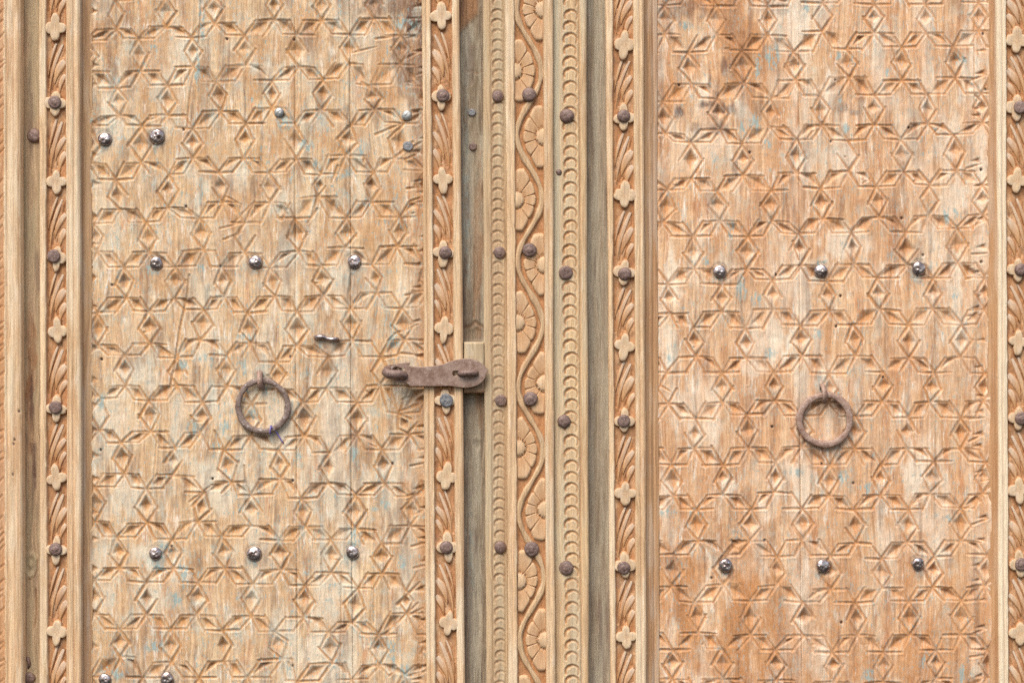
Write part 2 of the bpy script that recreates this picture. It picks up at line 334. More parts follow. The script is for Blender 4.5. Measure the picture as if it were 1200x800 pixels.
# ------------------------------------------------------------------ star lattice of the two panels
LA = [  # upper knots (rhombus above, two slanting below)
 [(136,35),(194.6,32),(251,28),(321.5,23.6),(377,24.5),(438,22)],
 [(164.4,84),(226.5,78.8),(287.4,77),(349.5,78.8),(409,75),(470,76)],
 [(140,136.5),(197,135.6),(259,131),(318,127),(376.6,129.5),(439,129)],
 [(165,191),(225.6,186),(285.7,186),(347,187),(404.6,182.5),(463,186)],
 [(141,245.5),(196.8,243.8),(260.6,237),(317,237.6),(372,230.6),(435,236.8)],
 [(175,296),(238.8,293),(286.9,296.8),(350.4,295),(404.6,290.6),(466,288.9)],
 [(147.8,349),(203.8,350),(262.4,348.4),(322.4,347.5),(379,346.6),(442,343)],
 [(175.8,403),(235,398.8),(294,402),(347.8,405.8),(412.5,399.6),(474,398)],
 [(146.9,452),(208,452),(265.9,453),(324,456),(382.8,454.8),(445.8,452)],
 [(177.5,505.5),(235,507),(294,510.8),(356.5,510.8),(417.8,509.9),(480.8,509)],
 [(145.7,555),(202,556.8),(272,564.6),(329.4,562),(384.5,566.4),(451,566.4)],
 [(172,612.8),(231.8,611),(294.8,616),(357.4,617),(416,619.8),(480.8,616)],
 [(140.8,666),(203.8,666),(264,666),(329.4,667.9),(388,670.5),(447.5,671.4)],
 [(171.4,720.4),(230,720.4),(293.9,722),(355.6,723),(412.5,729),(477,717.8)],
 [(141,769.4),(201,775.5),(262.4,774.6),(331,772),(388.9,776.4),(444.9,779)]]
LB = [  # lower knots
 [(162.6,46),(225,44.6),(287,42),(347.8,41.6),(410,41),(469.4,42)],
 [(137,104),(196.4,100.6),(253.6,96),(319,95),(379,93.6),(434.4,100.6)],
 [(166.5,148),(225.6,151),(288,145),(346,146),(411,146.6),(474,145)],
 [(135.5,211),(198,205),(256,202.6),(315,202.6),(375.8,205),(438,202.6)],
 [(171.4,261),(233.5,256),(286,262),(345,256),(406.4,256),(468.5,255)],
 [(145,313.4),(205.5,313.4),(259.8,313.4),(316,313.4),(376.6,311.6),(436,310.8)],
 [(175,365),(238.8,363),(289.5,366.8),(347.8,365),(410.8,361.5),(471,361.5)],
 [(146,416),(207.6,418.9),(265.9,417),(324,425),(384.5,418),(446.6,418)],
 [(118,467),(174,469.6),(237,471.4),(294.8,473),(354.8,471.4),(418.6,471.4),(467,484.5)],
 [(141.6,518.6),(204.6,524.8),(262.4,527),(326,527.5),(386,530.5),(447.5,527)],
 [(171.4,572.5),(240,577),(294,580),(353,584),(416.9,579.5),(484,582)],
 [(136.4,629.4),(202,632),(259.8,628.5),(327.6,632.9),(388,632),(447.5,637)],
 [(171.4,681.9),(232.6,682.8),(295.6,684.5),(357.4,686),(420,689),(475.5,691.5)],
 [(140.8,737),(200,736.5),(260.6,738.8),(321.5,739.6),(385.4,740.5),(444,743)],
 [(167,793.9),(233.5,793.9),(289.5,793.9),(347.8,798),(412,796),(472.9,791)]]
RA = [
 [(779,41),(839.6,42),(900,42),(963.9,37.6),(1024.8,39.4),(1085,39.4),(1147,37)],
 [(810.8,98.9),(872,98.9),(932,95),(995.9,91),(1057,94.5),(1120,91)],
 [(780,157),(844,151.9),(901.8,149),(963,147.5),(1024.8,146.6),(1086.9,145.8),(1151,144)],
 [(810.8,209.6),(871,206),(933,203.5),(995,200.9),(1059.8,201.8),(1121,200)],
 [(777,261),(843,259.5),(904,259.5),(964.8,256.9),(1030,255),(1087.8,253),(1152,252)],
 [(814,315),(875.5,316),(937.6,310.8),(1001,309.9),(1063,310.8),(1122.8,308)],
 [(786,367.6),(845.8,365),(906,363),(972,364),(1030.9,363),(1093,362),(1154,363)],
 [(816,418),(874.6,419.8),(940,417),(1002.9,417),(1065,419.8),(1126,418.9)],
 [(783.6,473),(846.6,472),(907.9,469.6),(971,472),(1034.4,470.5),(1090,471),(1152,470)],
 [(813.4,524.8),(877,524.8),(939,523),(1002,525.6),(1063,525.6),(1125,525.6)],
 [(789.7,581),(847.5,579.5),(907,576.9),(971.4,581),(1031.8,580),(1090,578.6),(1152,579)],
 [(817.8,633.8),(879,633.8),(940,632.9),(1002.9,636),(1063,635.5),(1126,633.8)],
 [(787,687),(848.4,685),(909.6,686),(973,690.6),(1033.5,688.9),(1093,688),(1155,686)],
 [(818.6,741),(879.9,744),(942,744),(1004.6,744),(1066.8,744),(1126,743)],
 [(788,795.6),(847.5,795.6),(909.6,796.5),(977.5,799),(1035,799),(1096.5,794.8),(1157,794)]]
RB = [
 [(806,62),(869,60),(929.8,61),(991.5,57.8),(1056,56),(1116.6,55)],
 [(776.6,119.9),(840.5,116),(904,116),(961,112.9),(1024.8,112),(1086.9,111),(1150,110)],
 [(809.9,166.8),(870,169),(934,164),(994,165),(1056,164),(1117.5,158)],
 [(782,222.8),(841,224.5),(904,223.6),(961.8,221),(1027,219),(1089.5,217.5),(1151,217)],
 [(812.5,277.5),(877,277.5),(936.8,274),(997.6,273),(1061.5,273),(1121.9,268)],
 [(782.8,333.5),(845.8,333.5),(905,328),(968.8,330),(1028,325.6),(1093.9,326.5),(1154,326)],
 [(813.4,384),(873.8,385),(938.5,381.6),(999.4,380.8),(1065,380.8),(1127,380.8)],
 [(781.9,437),(846.6,437),(907,436),(971.4,438),(1035,436),(1095.6,437),(1155,437)],
 [(815,490.6),(875.5,486),(940,487),(1002.9,488),(1065,489.8),(1126,489.8)],
 [(787,544.5),(847.5,545),(909.6,541.9),(973,545),(1032.6,544.5),(1095.6,541),(1156,542)],
 [(816,597),(880.8,597),(940,596),(1001,597),(1065,597),(1126,595)],
 [(789.8,650),(849,650),(911,652),(973,651),(1033.5,654.8),(1095.6,652),(1157,650)],
 [(814,705.5),(879,703.8),(941,705.5),(1002,706),(1065,704.6),(1127,703.8)],
 [(788.9,761.5),(845.8,760.6),(908.8,761.5),(975.8,764),(1036,764),(1097,761.5),(1158,761)],
 [(816,814),(879,813),(942,814),(1004,815),(1066,814),(1127,812)]]
def complete(A, B):
    """one more row above and below, one more column at each side"""
    dy = 53.0
    A = [list(r) for r in A]; B = [list(r) for r in B]
    B = [[(x-2, y-dy+15) for x, y in [(p[0], p[1]) for p in A[0]]]]+B          # B above the first A (same columns)
    B[0] = [(x, y-34) for x, y in A[0]]
    A = [[(x, y-19) for x, y in [((B[0][i][0]+B[0][min(i+1, len(B[0])-1)][0])/2+(0 if i+1 < len(B[0]) else 30), B[0][i][1]) for i in range(len(B[0]))]]]+A
    A.append([(x, y+36) for x, y in B[-1]])
    for R in (A, B):
        for r in R:
            r.insert(0, (r[0][0]-61, r[0][1]+rnd.uniform(-2, 2))); r.append((r[-1][0]+61, r[-1][1]+rnd.uniform(-2, 2)))
    # edges
    E = []; allA = [p for r in A for p in r]; allB = [p for r in B for p in r]
    for a in allA:
        for b in allB:
            dx, dyy = b[0]-a[0], b[1]-a[1]
            if 14 < abs(dx) < 45 and 5 < dyy < 33: E.append((a, b, 0))
            elif abs(dx) < 24 and -50 < dyy < -24: E.append((b, a, 1))
    return E
SK = {}
def carve_stars(E, boards, seed, xlo, xhi, skip=()):
    r = random.Random(seed)
    for p, q, vert in E:
        mx, my = (p[0]+q[0])/2, (p[1]+q[1])/2
        j = lambda a=1.1: r.uniform(-a, a)
        dx, dy = q[0]-p[0], q[1]-p[1]; L = math.hypot(dx, dy); nx, ny = -dy/L, dx/L
        wv = 0.31*L*r.uniform(0.9, 1.1)
        if not vert: # slanting rhombi keep horizontal upper and lower sides
            sgn = 1 if q[0] > p[0] else -1
            hl = abs(dx)*0.64*r.uniform(0.93, 1.08)
            c1 = (p[0]+sgn*hl+j(), p[1]+j(0.8)+dy*0.04); c2 = (q[0]-sgn*hl+j(), q[1]+j(0.8)-dy*0.04)
        else:
            c1 = (mx+nx*wv+j(), my+ny*wv+j(2)); c2 = (mx-nx*wv+j(), my-ny*wv+j(2))
        segs = [(p, c1), (p, c2), (q, c1), (q, c2)]
        drawn = []
        for a, b in segs:
            if r.random() < 0.05: continue
            o = r.uniform(0.0, 0.13); e = (b[0]+(b[0]-a[0])*o, b[1]+(b[1]-a[1])*o)
            a2 = (a[0]+j(0.7), a[1]+j(0.7)); kk = 1.18 if vert else 1.0; drawn.append((a2, e, kk*r.uniform(1.5, 2.4), kk*r.uniform(1.2, 2.5), r.uniform(0.4, 0.95)))
        # the chip
        k = r.uniform(0.66, 0.88); cx, cy = (mx+j(0.8), my-0.8+j(0.8))
        pts = [(cx+(v[0]-mx)*k+j(0.9), cy+(v[1]-my)*k*(0.96 if vert else 1.14)+j(0.7)) for v in (p, c1, q, c2)]
        if vert and r.random() < 0.45: pts[2] = (pts[2][0], pts[2][1]-L*0.17)
        if not vert and r.random() < 0.5:   # nearly three-sided chips
            pts[3 if r.random() < .5 else 1] = ((pts[1][0]+pts[0][0])/2+j(), (pts[1][1]+pts[0][1])/2+j())
        # keep convex order
        c0 = (sum(a[0] for a in pts)/4, sum(a[1] for a in pts)/4)
        pts.sort(key=lambda a: math.atan2(a[1]-c0[1], a[0]-c0[0]))
        apex = (c0[0]+j(1.5), c0[1]-r.uniform(0.3, 1.8)); dep = r.uniform(4.0, 6.4)*(1.25 if vert else 1); stn = r.uniform(0.75, 1.0)
        nochip = r.random() < 0.035
        if r.random() < 0.35:
            aa = r.uniform(-0.5, 0.5)+(PI/2 if p[1] < q[1] else -PI/2); l = r.uniform(5, 13)
            drawn.append(((p[0]+math.cos(aa)*2, p[1]+math.sin(aa)*2), (p[0]+math.cos(aa)*l, p[1]+math.sin(aa)*l), 1.4, 1.3, 0.3))
        if r.random() < 0.18: drawn.append(((mx+j(9), my+j(7)), (mx+j(9), my+j(7)), 1.5, 2.0, 0.5))
        for R in boards:
            for a, e, w, d, en in drawn: R.groove(a, e, w, d, en)
            if not nochip: R.pit(pts, apex, dep, stn)

# ================================================================== ADDED DARK BACKING behind the gaps, stops light leaks
def box_mesh(name, x0, x1, y0, y1, h0, h1):
    vs = [P(x, y, h, h1) for h in (h0, h1) for x, y in ((x0, y0), (x1, y0), (x1, y1), (x0, y1))]
    fs = [(0, 1, 2, 3), (7, 6, 5, 4), (0, 4, 5, 1), (1, 5, 6, 2), (2, 6, 7, 3), (3, 7, 4, 0)]
    return poly_mesh(name, vs, fs, False)
added_backing = link("added_backing", box_mesh("added_backing", -150, 1350, -90, 890, -60, -30), M['back'], None); added_backing['kind'] = 'structure'

# ================================================================== LEFT DOOR LEAF
doorL = thing("door_leaf", "left carved door leaf with teal paint flecks, a thread-tied ring and the hasp", "door", P(300, 850, 0), "pair of carved wooden doors")
EL = complete(LA, LB)
pxL0, pxL1 = lin(104, 104), lin(499, 504)
seams = [pxL0, lin(345.5, 348), lin(409, 413), pxL1]
boards = []
for a, b in zip(seams[:-1], seams[1:]):
    R = Relief(off(a, 0.04 if a is not pxL0 else 0), off(b, -0.04 if b is not pxL1 else 0), Y0, Y1, 1.0); boards.append(R)
carve_stars(EL, boards, 3, 106, 497)
for R in boards:
    R.worn = True
    # free-hand repairs, scratches and the crowded cuts along the right edge
    for a, b, w, d in [((264,230),(283,240),1.6,2),((258,268),(282,262),1.5,2),((262,281),(284,272),1.7,2),((283,240),(275,262),1.6,1.5),
                       ((274,262),(296,238),1.5,2),((413,62),(442,55),1.5,2),((436,14),(436,40),1.2,2.5),((440,46),(470,42),1.7,2),((438,28),(441,47),1.4,2),
                       ((424,96),(449,116),2.2,3),((449,116),(441,122),1.6,2),((430,112),(444,112),1.3,1.6),((440,158),(474,144),2.0,2.6),((474,144),(460,164),2,2.4),
                       ((348,166),(352,142),1.8,2.4),((340,174),(352,194),2.4,3),((350,160),(362,178),1.6,2),((404,160),(396,178),2.2,2.2),((396,195),(388,215),2,2.4),
                       ((372,245),(360,262),2,2.2),((385,232),(403,252),2.4,3),((330,258),(340,238),2,2.4),((347,272),(356,284),2,2.4),
                       ((447,416),(455,400),2,2.4),((455,400),(463,391),2,2.4),((463,391),(490,380),2,2.4),((447,421),(470,414),2,2),((470,414),(492,416),2,2),
                       ((446,452),(488,452),1.8,2),((472,468),(492,460),2,2.4),((468,482),(492,474),2.2,2.6),((478,508),(490,494),2.2,2.6),
                       ((222,588),(248,568),1.7,2.2),((248,568),(288,563),1.5,2),((286,545),(289,570),1.5,2),((466,708),(492,682),2.6,3),((452,742),(490,706),2.4,3),
                       ((480,720),(496,712),2,2.4),((486,582),(470,598),2,2.4),((492,578),(476,586),2.2,2.4)]:
        R.groove(a, b, w, d, 0.5)
    re = random.Random(5)
    yy = 8
    while yy < 800:                                  # chips hacked into the right edge of the panel
        xx = 478+re.uniform(-6, 10)+5*yy/800; up = re.uniform(3, 7)
        R.pit([(xx, yy+re.uniform(-2, 2)), (xx+16, yy-up), (xx+18, yy+up*0.6)], (xx+11, yy-0.6*up), re.uniform(3.5, 6), 1)
        if re.random() < .7: R.groove((xx-4, yy+8), (xx+15, yy+re.uniform(-4, 6)), 1.8, 2.4, 0.6)
        yy += re.uniform(14, 38)
    for ex in (107,):
        yy = 14
        while yy < 800:
            w = re.uniform(7, 14); R.pit([(ex, yy-re.uniform(4, 8)), (ex+w, yy), (ex, yy+re.uniform(3, 7))], (ex+3, yy-1), re.uniform(3, 5), 1)
            yy += re.uniform(22, 50)
    # cracks
    R.path([(238, -50), (236, 0), (234.5, 30), (232, 60), (228, 82), (223, 108), (219, 150)], 1.3, 2.5, 0.3)
    R.path([(222, 322), (219, 348), (215, 366), (211, 385), (208, 405), (205, 425), (199, 455)], 1.6, 3.4, 0.6)
    R.path([(186, 462), (184, 500), (182, 540), (176, 600)], 1.1, 1.8, 0.5)
    R.path([(234, 430), (234, 470)], 1.0, 2.2, 0.6); R.path([(418, 460), (418, 560)], 1.0, 1.8, 0.5)
    R.path([(376, 660), (377, 700)], 0.9, 1.6, 0.5); R.path([(400, 670), (400, 720), (398, 800)], 1.0, 2.0, 0.6); R.path([(438, 690), (438, 730)], 0.9, 1.5, 0.5)
    R.path([(455, 680), (456, 745)], 0.8, 1.3, 0.4); R.path([(353, 60), (354, 140)], 0.9, 1.5, 0.4); R.path([(330, 50), (331, 72), (334, 95)], 0.9, 1.3, 0.5)
    R.path([(478, 248), (480, 330), (479, 400)], 0.9, 1.2, 0.4); R.path([(412, 322), (409, 345), (413, 360)], 2.2, 2.6, 0.6)
    for x, y in [(118,527),(460,543),(218,242),(249,561),(340,418),(95+24,421),(343,563),(258.6,312),(131,334),(345,47),(215,152),(201,640),(343,780),(266,46)]: R.hole(x, y, 1.6, 4)
    X, Y = R.X, R.Y
    R.H += (fbm(X/34, Y/60, 3)-0.5)*2.6+(fbm(X/2.6, Y/90, 5, 3)-0.5)*0.9+(fbm(X/9, Y/9, 6, 3)-0.5)*0.8
    for k, e in ((R.U, R.xa), (R.V, R.xb)):
        R.H -= (1-sm(0, 2.0, k))*1.3*sm(.35, .6, fbm(Y/60, X/200, 47))
    R.H += 0.5*(R.xa(400) > 340)*(R.xb(400) < 420)
    g = fbm(X/26, Y/46, 21)
    R.pale = sm(0.50, 0.72, fbm(X/30, Y/70, 31))*0.75*(0.55+0.45*sm(250, 600, Y))
    for c in [(190,95,22,30),(222,55,18,22),(275,210,26,26),(335,300,18,40),(160,440,30,28),(400,330,24,50),(397,570,22,50),(398,430,20,40),(175,700,26,30),(330,520,20,26),(240,475,26,24),(155,580,30,30),(385,690,20,60),(130,120,14,40),(330,100,22,30),(450,560,40,14),(176,650,24,16)]:
        R.pale = np.maximum(R.pale, 0.8*blob(X, Y, *c, s=int(c[0]) % 17))
    R.pale = np.maximum(R.pale, 0.85*np.exp(-((X-347.5)/1.7)**2)*sm(255, 285, Y)*sm(440, 400, Y)); R.pale = np.maximum(R.pale, 0.75*np.exp(-((X-407)/13)**4)*sm(380, 440, Y)*sm(.3, .55, fbm(X/9, Y/60, 44)))  # the thin seam line is an edge highlight put into the colour
    R.stain = np.maximum(R.stain, 0.42*sm(0.52, 0.74, fbm(X/9, Y/44, 41)))
    R.T = np.maximum(R.T, 0.55*sm(0.44, 0.68, fbm(X/30, Y/46, 42))*(0.35+0.65*sm(460, 120, Y)))
    for cx, cy, rx, ry, v in [(490,20,34,52,.85),(484,75,26,60,.7),(492,150,12,110,.45),(462,6,48,22,.7),(142,20,26,18,.32),(126,40,16,20,.35),(152,425,24,20,.35),(312,12,22,18,.25),(236,100,10,55,.3),(248,130,14,50,.22),(226,500,20,12,.3),(205,700,24,26,.25),(182,748,14,20,.3),(405,240,22,22,.25),(415,335,14,30,.3),(305,425,20,14,.25),(445,110,16,16,.25),(345,40,12,12,.3)]:
        R.stain = np.maximum(R.stain, v*blob(X, Y, cx, cy, rx, ry, s=int(cx) % 13))
    for cx, cy, rx, ry in [(236,25,3.4,30),(231,75,3,24),(478,28,12,7),(470,22,8,6),(355,165,7,9),(362,172,5,7),(422,170,4,8),(423,178,4,6),(404,204,7,6),(406,98,6,6),(332,140,8,12),(175,317,4,5),(284,313,6,5),(235,314,4,7),(280,428,8,6),(225,502,9,7),(262,500,6,16),(415,628,6,16),(415,530,5,10),(347,540,6,10),(452,590,5,8),(440,596,7,4),(186,660,6,14),(216,672,7,16),(140,788,6,9),(206,703,8,8),(182,757,10,8),(470,660,4,10),(358,668,5,6),(458,757,5,8),(459,770,6,6),(475,785,6,9),(462,396,6,10),(200,152,4,5),(120,470,6,10),(105,140,4,6),(190,640,6,8),(338,783,4,8),(296,485,5,8),(214,427,6,5),(240,420,12,4),(370,195,5,7),(341,205,3,9),(290,395,9,5)]:
        R.paint = np.maximum(R.paint, 0.95*blob(X, Y, cx, cy, rx*1.35, ry*1.25, s=int(cx) % 11))
    rim = sm(468, 494, X-4*Y/800+10*(fbm(X/8, Y/24, 78)-.5)); R.T = np.maximum(R.T, 0.5*rim); R.stain = np.maximum(R.stain, 0.22*rim)  # browner right edge: dirt together with painted shade
    # margins of the panel are worn brown
    R.T = np.maximum(R.T, 0.35*(1-sm(100, 116, X+6*(fbm(X/7, Y/20, 77)-.5))))
    for sx, sy in [(123,163),(184,160),(183,308),(299,307),(415,306),(182,648),(298,648),(413,647),(195,795)]:                                 # rust and rubbing round each stud
        R.stain = np.maximum(R.stain, 0.55*blob(X, Y, sx+1, sy+3, 14, 15, s=sx % 9)); R.paint = np.maximum(R.paint, 0.5*blob(X, Y, sx-3, sy+9, 8, 9, s=sx % 7))
        R.pale = np.maximum(R.pale, 0.6*blob(X, Y, sx+5, sy-5, 18, 16, s=sx % 5))
        R.H -= 0.9*(1-sm(8, 12, np.hypot(X-sx, Y-sy)))
    R.stain = np.maximum(R.stain, 0.6*blob(X, Y, 304, 440, 9, 12, s=5)+0.4*blob(X, Y, 310, 512, 30, 9, s=6)+0.6*blob(X, Y, 466, 440, 26, 14, s=7)); R.pale = np.maximum(R.pale, 0.8*blob(X, Y, 306, 430, 18, 12, s=4))
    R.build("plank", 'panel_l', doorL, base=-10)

# ------------------------------------------------------------------ carved borders
def ellipse_exit(cx, cy, rx, ry, dx, dy):
    a = (dx/rx)**2+(dy/ry)**2; b = -2*(cx*dx/rx**2+cy*dy/ry**2); c = (cx/rx)**2+(cy/ry)**2-1
    q = b*b-4*a*c
    if q < 0: return 0
    return max(0, (-b+math.sqrt(q))/(2*a))
def flower_mesh(seed, thick=4.4):
    """four-petalled flower, wider than tall arms at the sides, pointed top and bottom"""
    r = random.Random(seed); n = 72; k = [r.uniform(0.86, 1.1) for _ in range(8)]
    E = [(-6.5*k[0], r.uniform(-1, 1), 6.8*k[0], 6.5*k[1]), (6.5*k[2], r.uniform(-1, 1), 6.8*k[2], 6.5*k[3]),
         (r.uniform(-.6, .6), 7.6*k[4], 5.3*k[5], 8.0*k[4]), (r.uniform(-.6, .6), -7.6*k[6], 5.3*k[7], 8.0*k[6])]
    out = []; chip = r.uniform(0, 6.2)
    for i in range(n):
        t = i*2*PI/n; dx, dy = math.cos(t), math.sin(t)
        R = max(ellipse_exit(*e, dx, dy) for e in E)
        R *= 1+0.07*max(0, abs(dy))**14*(1 if r.random() < 2 else 0)
        out.append(max(R, 3.2)*(1+r.uniform(-.02, .02)-0.10*math.exp(-((t-chip)/0.22)**2)))
    rings = [(1.06, -thick), (1.02, -1.0), (0.97, -0.3), (0.88, 0.0), (0.7, 0.12), (0.4, -0.1), (0.15, -0.25)]
    vs = []; mk = []
    for f, h in rings:
        for i in range(n):
            t = i*2*PI/n; R = out[i]*f
            hh = h+(0.35*math.cos(2*t)**2 if f < .95 else 0)*(f)
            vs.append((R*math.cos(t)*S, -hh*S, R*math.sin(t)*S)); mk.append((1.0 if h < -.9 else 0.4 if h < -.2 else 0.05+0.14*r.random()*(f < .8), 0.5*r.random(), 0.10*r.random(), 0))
    vs.append((0, 0.25*S, 0)); mk.append((0.1, 0.2, 0, 0)); c = len(vs)-1; fs = []
    for a in range(len(rings)-1):
        for i in range(n): fs.append((a*n+i, (a+1)*n+i, (a+1)*n+(i+1) % n, a*n+(i+1) % n))
    a = len(rings)-1
    for i in range(n): fs.append((a*n+i, c, a*n+(i+1) % n))
    me = poly_mesh("carved_flower", vs, [f[::-1] for f in fs]); marks(me, np.array(mk)); me.materials.append(M['flower']); return me
FL = [flower_mesh(s) for s in range(16)]
def bez(p0, p1, p2, t): return ((1-t)**2*p0[0]+2*t*(1-t)*p1[0]+t*t*p2[0], (1-t)**2*p0[1]+2*t*(1-t)*p1[1]+t*t*p2[1])
def leaf_mesh(p0, p1, p2, w, hbase, htop, h0, origin, blunt=True, ns=14, nc=9):
    """a leaf along a curve: domed across, a crease along its middle"""
    vs = []; mk = []
    for i in range(ns+1):
        t = i/ns; c = bez(p0, p1, p2, t); e = bez(p0, p1, p2, min(1, t+0.02)); b = bez(p0, p1, p2, max(0, t-0.02))
        dx, dy = e[0]-b[0], e[1]-b[1]; L = math.hypot(dx, dy)+1e-6; nx, ny = -dy/L, dx/L
        ww = w*(math.sin(PI*min(1, (t*0.86+0.03)))**0.7)*(0.45+0.75*t) if blunt else w*math.sin(PI*(0.03+0.94*t))**0.8
        ht = htop*(0.35+0.65*math.sin(PI*min(1, 0.15+t*0.7)))
        for k in range(nc):
            a = -1+2*k/(nc-1); hh = hbase+(1-abs(a)**2.6)*ht-0.8*math.exp(-(a/0.16)**2)*ht*0.25
            if k in (0, nc-1): hh = hbase-1.5
            v = P(c[0]+nx*ww*a, c[1]+ny*ww*a, hh, h0)-origin; vs.append(v)
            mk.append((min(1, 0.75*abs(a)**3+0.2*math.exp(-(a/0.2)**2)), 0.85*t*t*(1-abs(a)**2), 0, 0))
    fs = [(i*nc+k, i*nc+k+1, (i+1)*nc+k+1, (i+1)*nc+k) for i in range(ns) for k in range(nc-1)]
    me = poly_mesh("leaf", vs, fs); marks(me, np.array(mk)); me.materials.append(M['leaf']); return me

def border(parent, x0, g0, g1, x1, dirn, ys, studs, top, h0, flx, edge='trim', ffx=None, mat='trim', lines=(), studr=7.6, skipstud=(), palefillet=0.0):
    """a carved border: rim, sunk ground with leaves and flowers, fillet"""
    R = Relief(x0, x1, Y0, Y1, 0.85, 1.0); X, Y = R.X, R.Y
    a = g0(Y); b = g1(Y); wob = (fbm(X/5, Y/14, 88)-.5)*2.4
    inside = sm(-0.6, 1.0, X-a+wob*0.5)*sm(-0.6, 1.0, b-X+wob*0.5)
    R.H -= inside*4.6
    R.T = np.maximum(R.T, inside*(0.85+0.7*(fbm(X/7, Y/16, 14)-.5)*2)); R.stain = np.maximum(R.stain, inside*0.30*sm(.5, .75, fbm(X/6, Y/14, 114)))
    R.H += inside*(fbm(X/6, Y/12, 15)-0.5)*2.6
    R.H += (fbm(X/2.4, Y/120, 5, 3)-0.5)*0.5+(fbm(X/20, Y/60, 9)-0.5)*1.0*(1-inside)
    for f, w, d in lines: # run mouldings
        c = f(Y); R.C = np.maximum(R.C, d*np.clip(1-np.abs(X-c)/w, 0, 1)); R.T = np.maximum(R.T, 0.45*np.clip(1-np.abs(X-c)/w, 0, 1))
    R.H -= (1-sm(0, 2.6, R.U))*1.6+(1-sm(0, 2.6, R.V))*1.6
    R.T = np.maximum(R.T, 0.35*(1-sm(0, 1.5, R.U))*fbm(X/3, Y/20, 61)); R.T = np.maximum(R.T, 0.4*(1-sm(0.5, 3, R.V))*fbm(X/3, Y/20, 62))
    R.pale = (1-inside)*0.6*sm(0.42, 0.7, fbm(X/16, Y/90, 71))
    if palefillet: R.pale = np.maximum(R.pale, palefillet*(X < a)*(1-inside))
    r = random.Random(int(x0(400)))
    strip_leaves = []
    for y0, y1 in zip(ys[:-1], ys[1:]):
        def q(u, t):
            y = y0+(y1-y0)*t; A, B = float(g0(y)), float(g1(y))
            u = u if dirn > 0 else 1-u
            return (A+(B-A)*u+r.uniform(-.7, .7), y+r.uniform(-1.2, 1.2))
        LS = [((.18, .86), (.16, .60), (.80, .23), 3.3), ((.06, .64), (.20, .40), (.52, .20), 2.4), ((.42, .74), (.50, .56), (.93, .43), 3.6), ((.62, .88), (.66, .72), (.96, .63), 3.0)]
        for A, B, C, w in LS:
            strip_leaves.append((q(*A), q(*B), q(*C), w*r.uniform(.9, 1.3)*(1.55 if A[0] > .4 else 1.0)))
        for A, B in [((.30, .84), (.62, .50)), ((.10, .80), (.10, .50)), ((.30, .62), (.70, .30)), ((.55, .80), (.80, .60)), ((.22, .50), (.52, .24)), ((.85, .40), (.95, .25)), ((.5, .92), (.75, .85))]:
            R.groove(q(*A), q(*B), 1.7, 1.8, 0.4)
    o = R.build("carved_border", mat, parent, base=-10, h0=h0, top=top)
    wl_ = Vector(world_loc(o))
    for p0, p1, p2, w in strip_leaves:
        link("leaf", leaf_mesh(p0, p1, p2, w, top-5.0, 2.5, h0, wl_), None, o, loc=wl_)
    for i, y in enumerate(ys):
        if y < Y0 or y > Y1: continue
        x = flx(y)+rnd.uniform(-.7, .7)
        fo = link("carved_flower", FL[rnd.randrange(len(FL))], None, o, loc=P(x, y, top-0.2, h0), rot=(0, rnd.uniform(-.12, .12), 0))
        fo.scale = (rnd.uniform(.92, 1.05), 1, rnd.uniform(.92, 1.08))
    for s in studs:
        stud(parent, s[0], s[1], s[2] if len(s) > 2 else studr, top+0.6, s[3] if len(s) > 3 else 'rust')
    return o

ysL = [-56, 32, 121, 213, 302, 388, 479, 560, 645, 740, 826]
border(doorL, lin(46, 46.5), lin(53.5, 55.5), lin(77.5, 78), lin(93.5, 95), 1, ysL, [(64,120), (63,300), (65,477), (65,643)], 14, 14, lin(65, 67), lines=[(lin(86, 86.5), 1.3, 1.6), (lin(80, 80.5), 1.0, 0.9)])
ysLR = [-70, 19, 113, 210, 296, 385, 469, 558, 641, 730, 822]
border(doorL, lin(494, 499.5), lin(505, 511), lin(529, 535), lin(538.5, 545), -1, ysLR, [(519,112), (522,296), (523,469,8,'grey'), (523,641)], 14, 14, lin(517, 525.5), lines=[(lin(499, 505), 1.2, 1.5)])
# moulding that falls from border to panel
def moulding(parent, x0, x1, hL, hR, mat, h0, grooves=(), name="moulding", base=-10, curve=0.6, dark=0.0):
    R = Relief(x0, x1, Y0, Y1, 0.9, 4.0); X, Y = R.X, R.Y
    t = (X-x0(Y))/(x1(Y)-x0(Y))
    f = t**(0.6 if hL > hR else 1.7) if curve else t
    R.H = hL+(hR-hL)*f+(fbm(X/2.5, Y/140, 5, 3)-0.5)*0.8
    for f, w, d in grooves:
        c = f(Y); R.C = np.maximum(R.C, d*np.clip(1-np.abs(X-c)/w, 0, 1)); R.T = np.maximum(R.T, 0.6*np.clip(1-np.abs(X-c)/w, 0, 1))
    R.T = np.maximum(R.T, dark*fbm(X/5, Y/60, 19)); R.pale = 0.4*sm(.5, .7, fbm(X/8, Y/80, 20))
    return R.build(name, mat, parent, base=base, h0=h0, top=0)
moulding(doorL, lin(93.2, 94.7), lin(107.5, 107), 7.0, -0.6, 'bevel', 4, [(lin(96.5, 97.5), 1.0, 1.5)])

# left door studs
for x, y, r_, k in [(123,163,7.8,'polished'),(184,160,9,'polished'),(327,132,5.6,'zinc'),(477,135.5,6,'zinc'),(478,171.5,6,'grey'),(183,308.5,7.6,'polished'),(299,307,7.8,'polished'),
                    (415,306.5,8,'polished'),(182,648,7.4,'polished'),(298,648.5,8.6,'polished'),(413,647,7.6,'polished'),(123,796,7.4,'polished'),(195.5,795,8,'polished')]:
    stud(doorL, x, y, r_, 0.8, k)

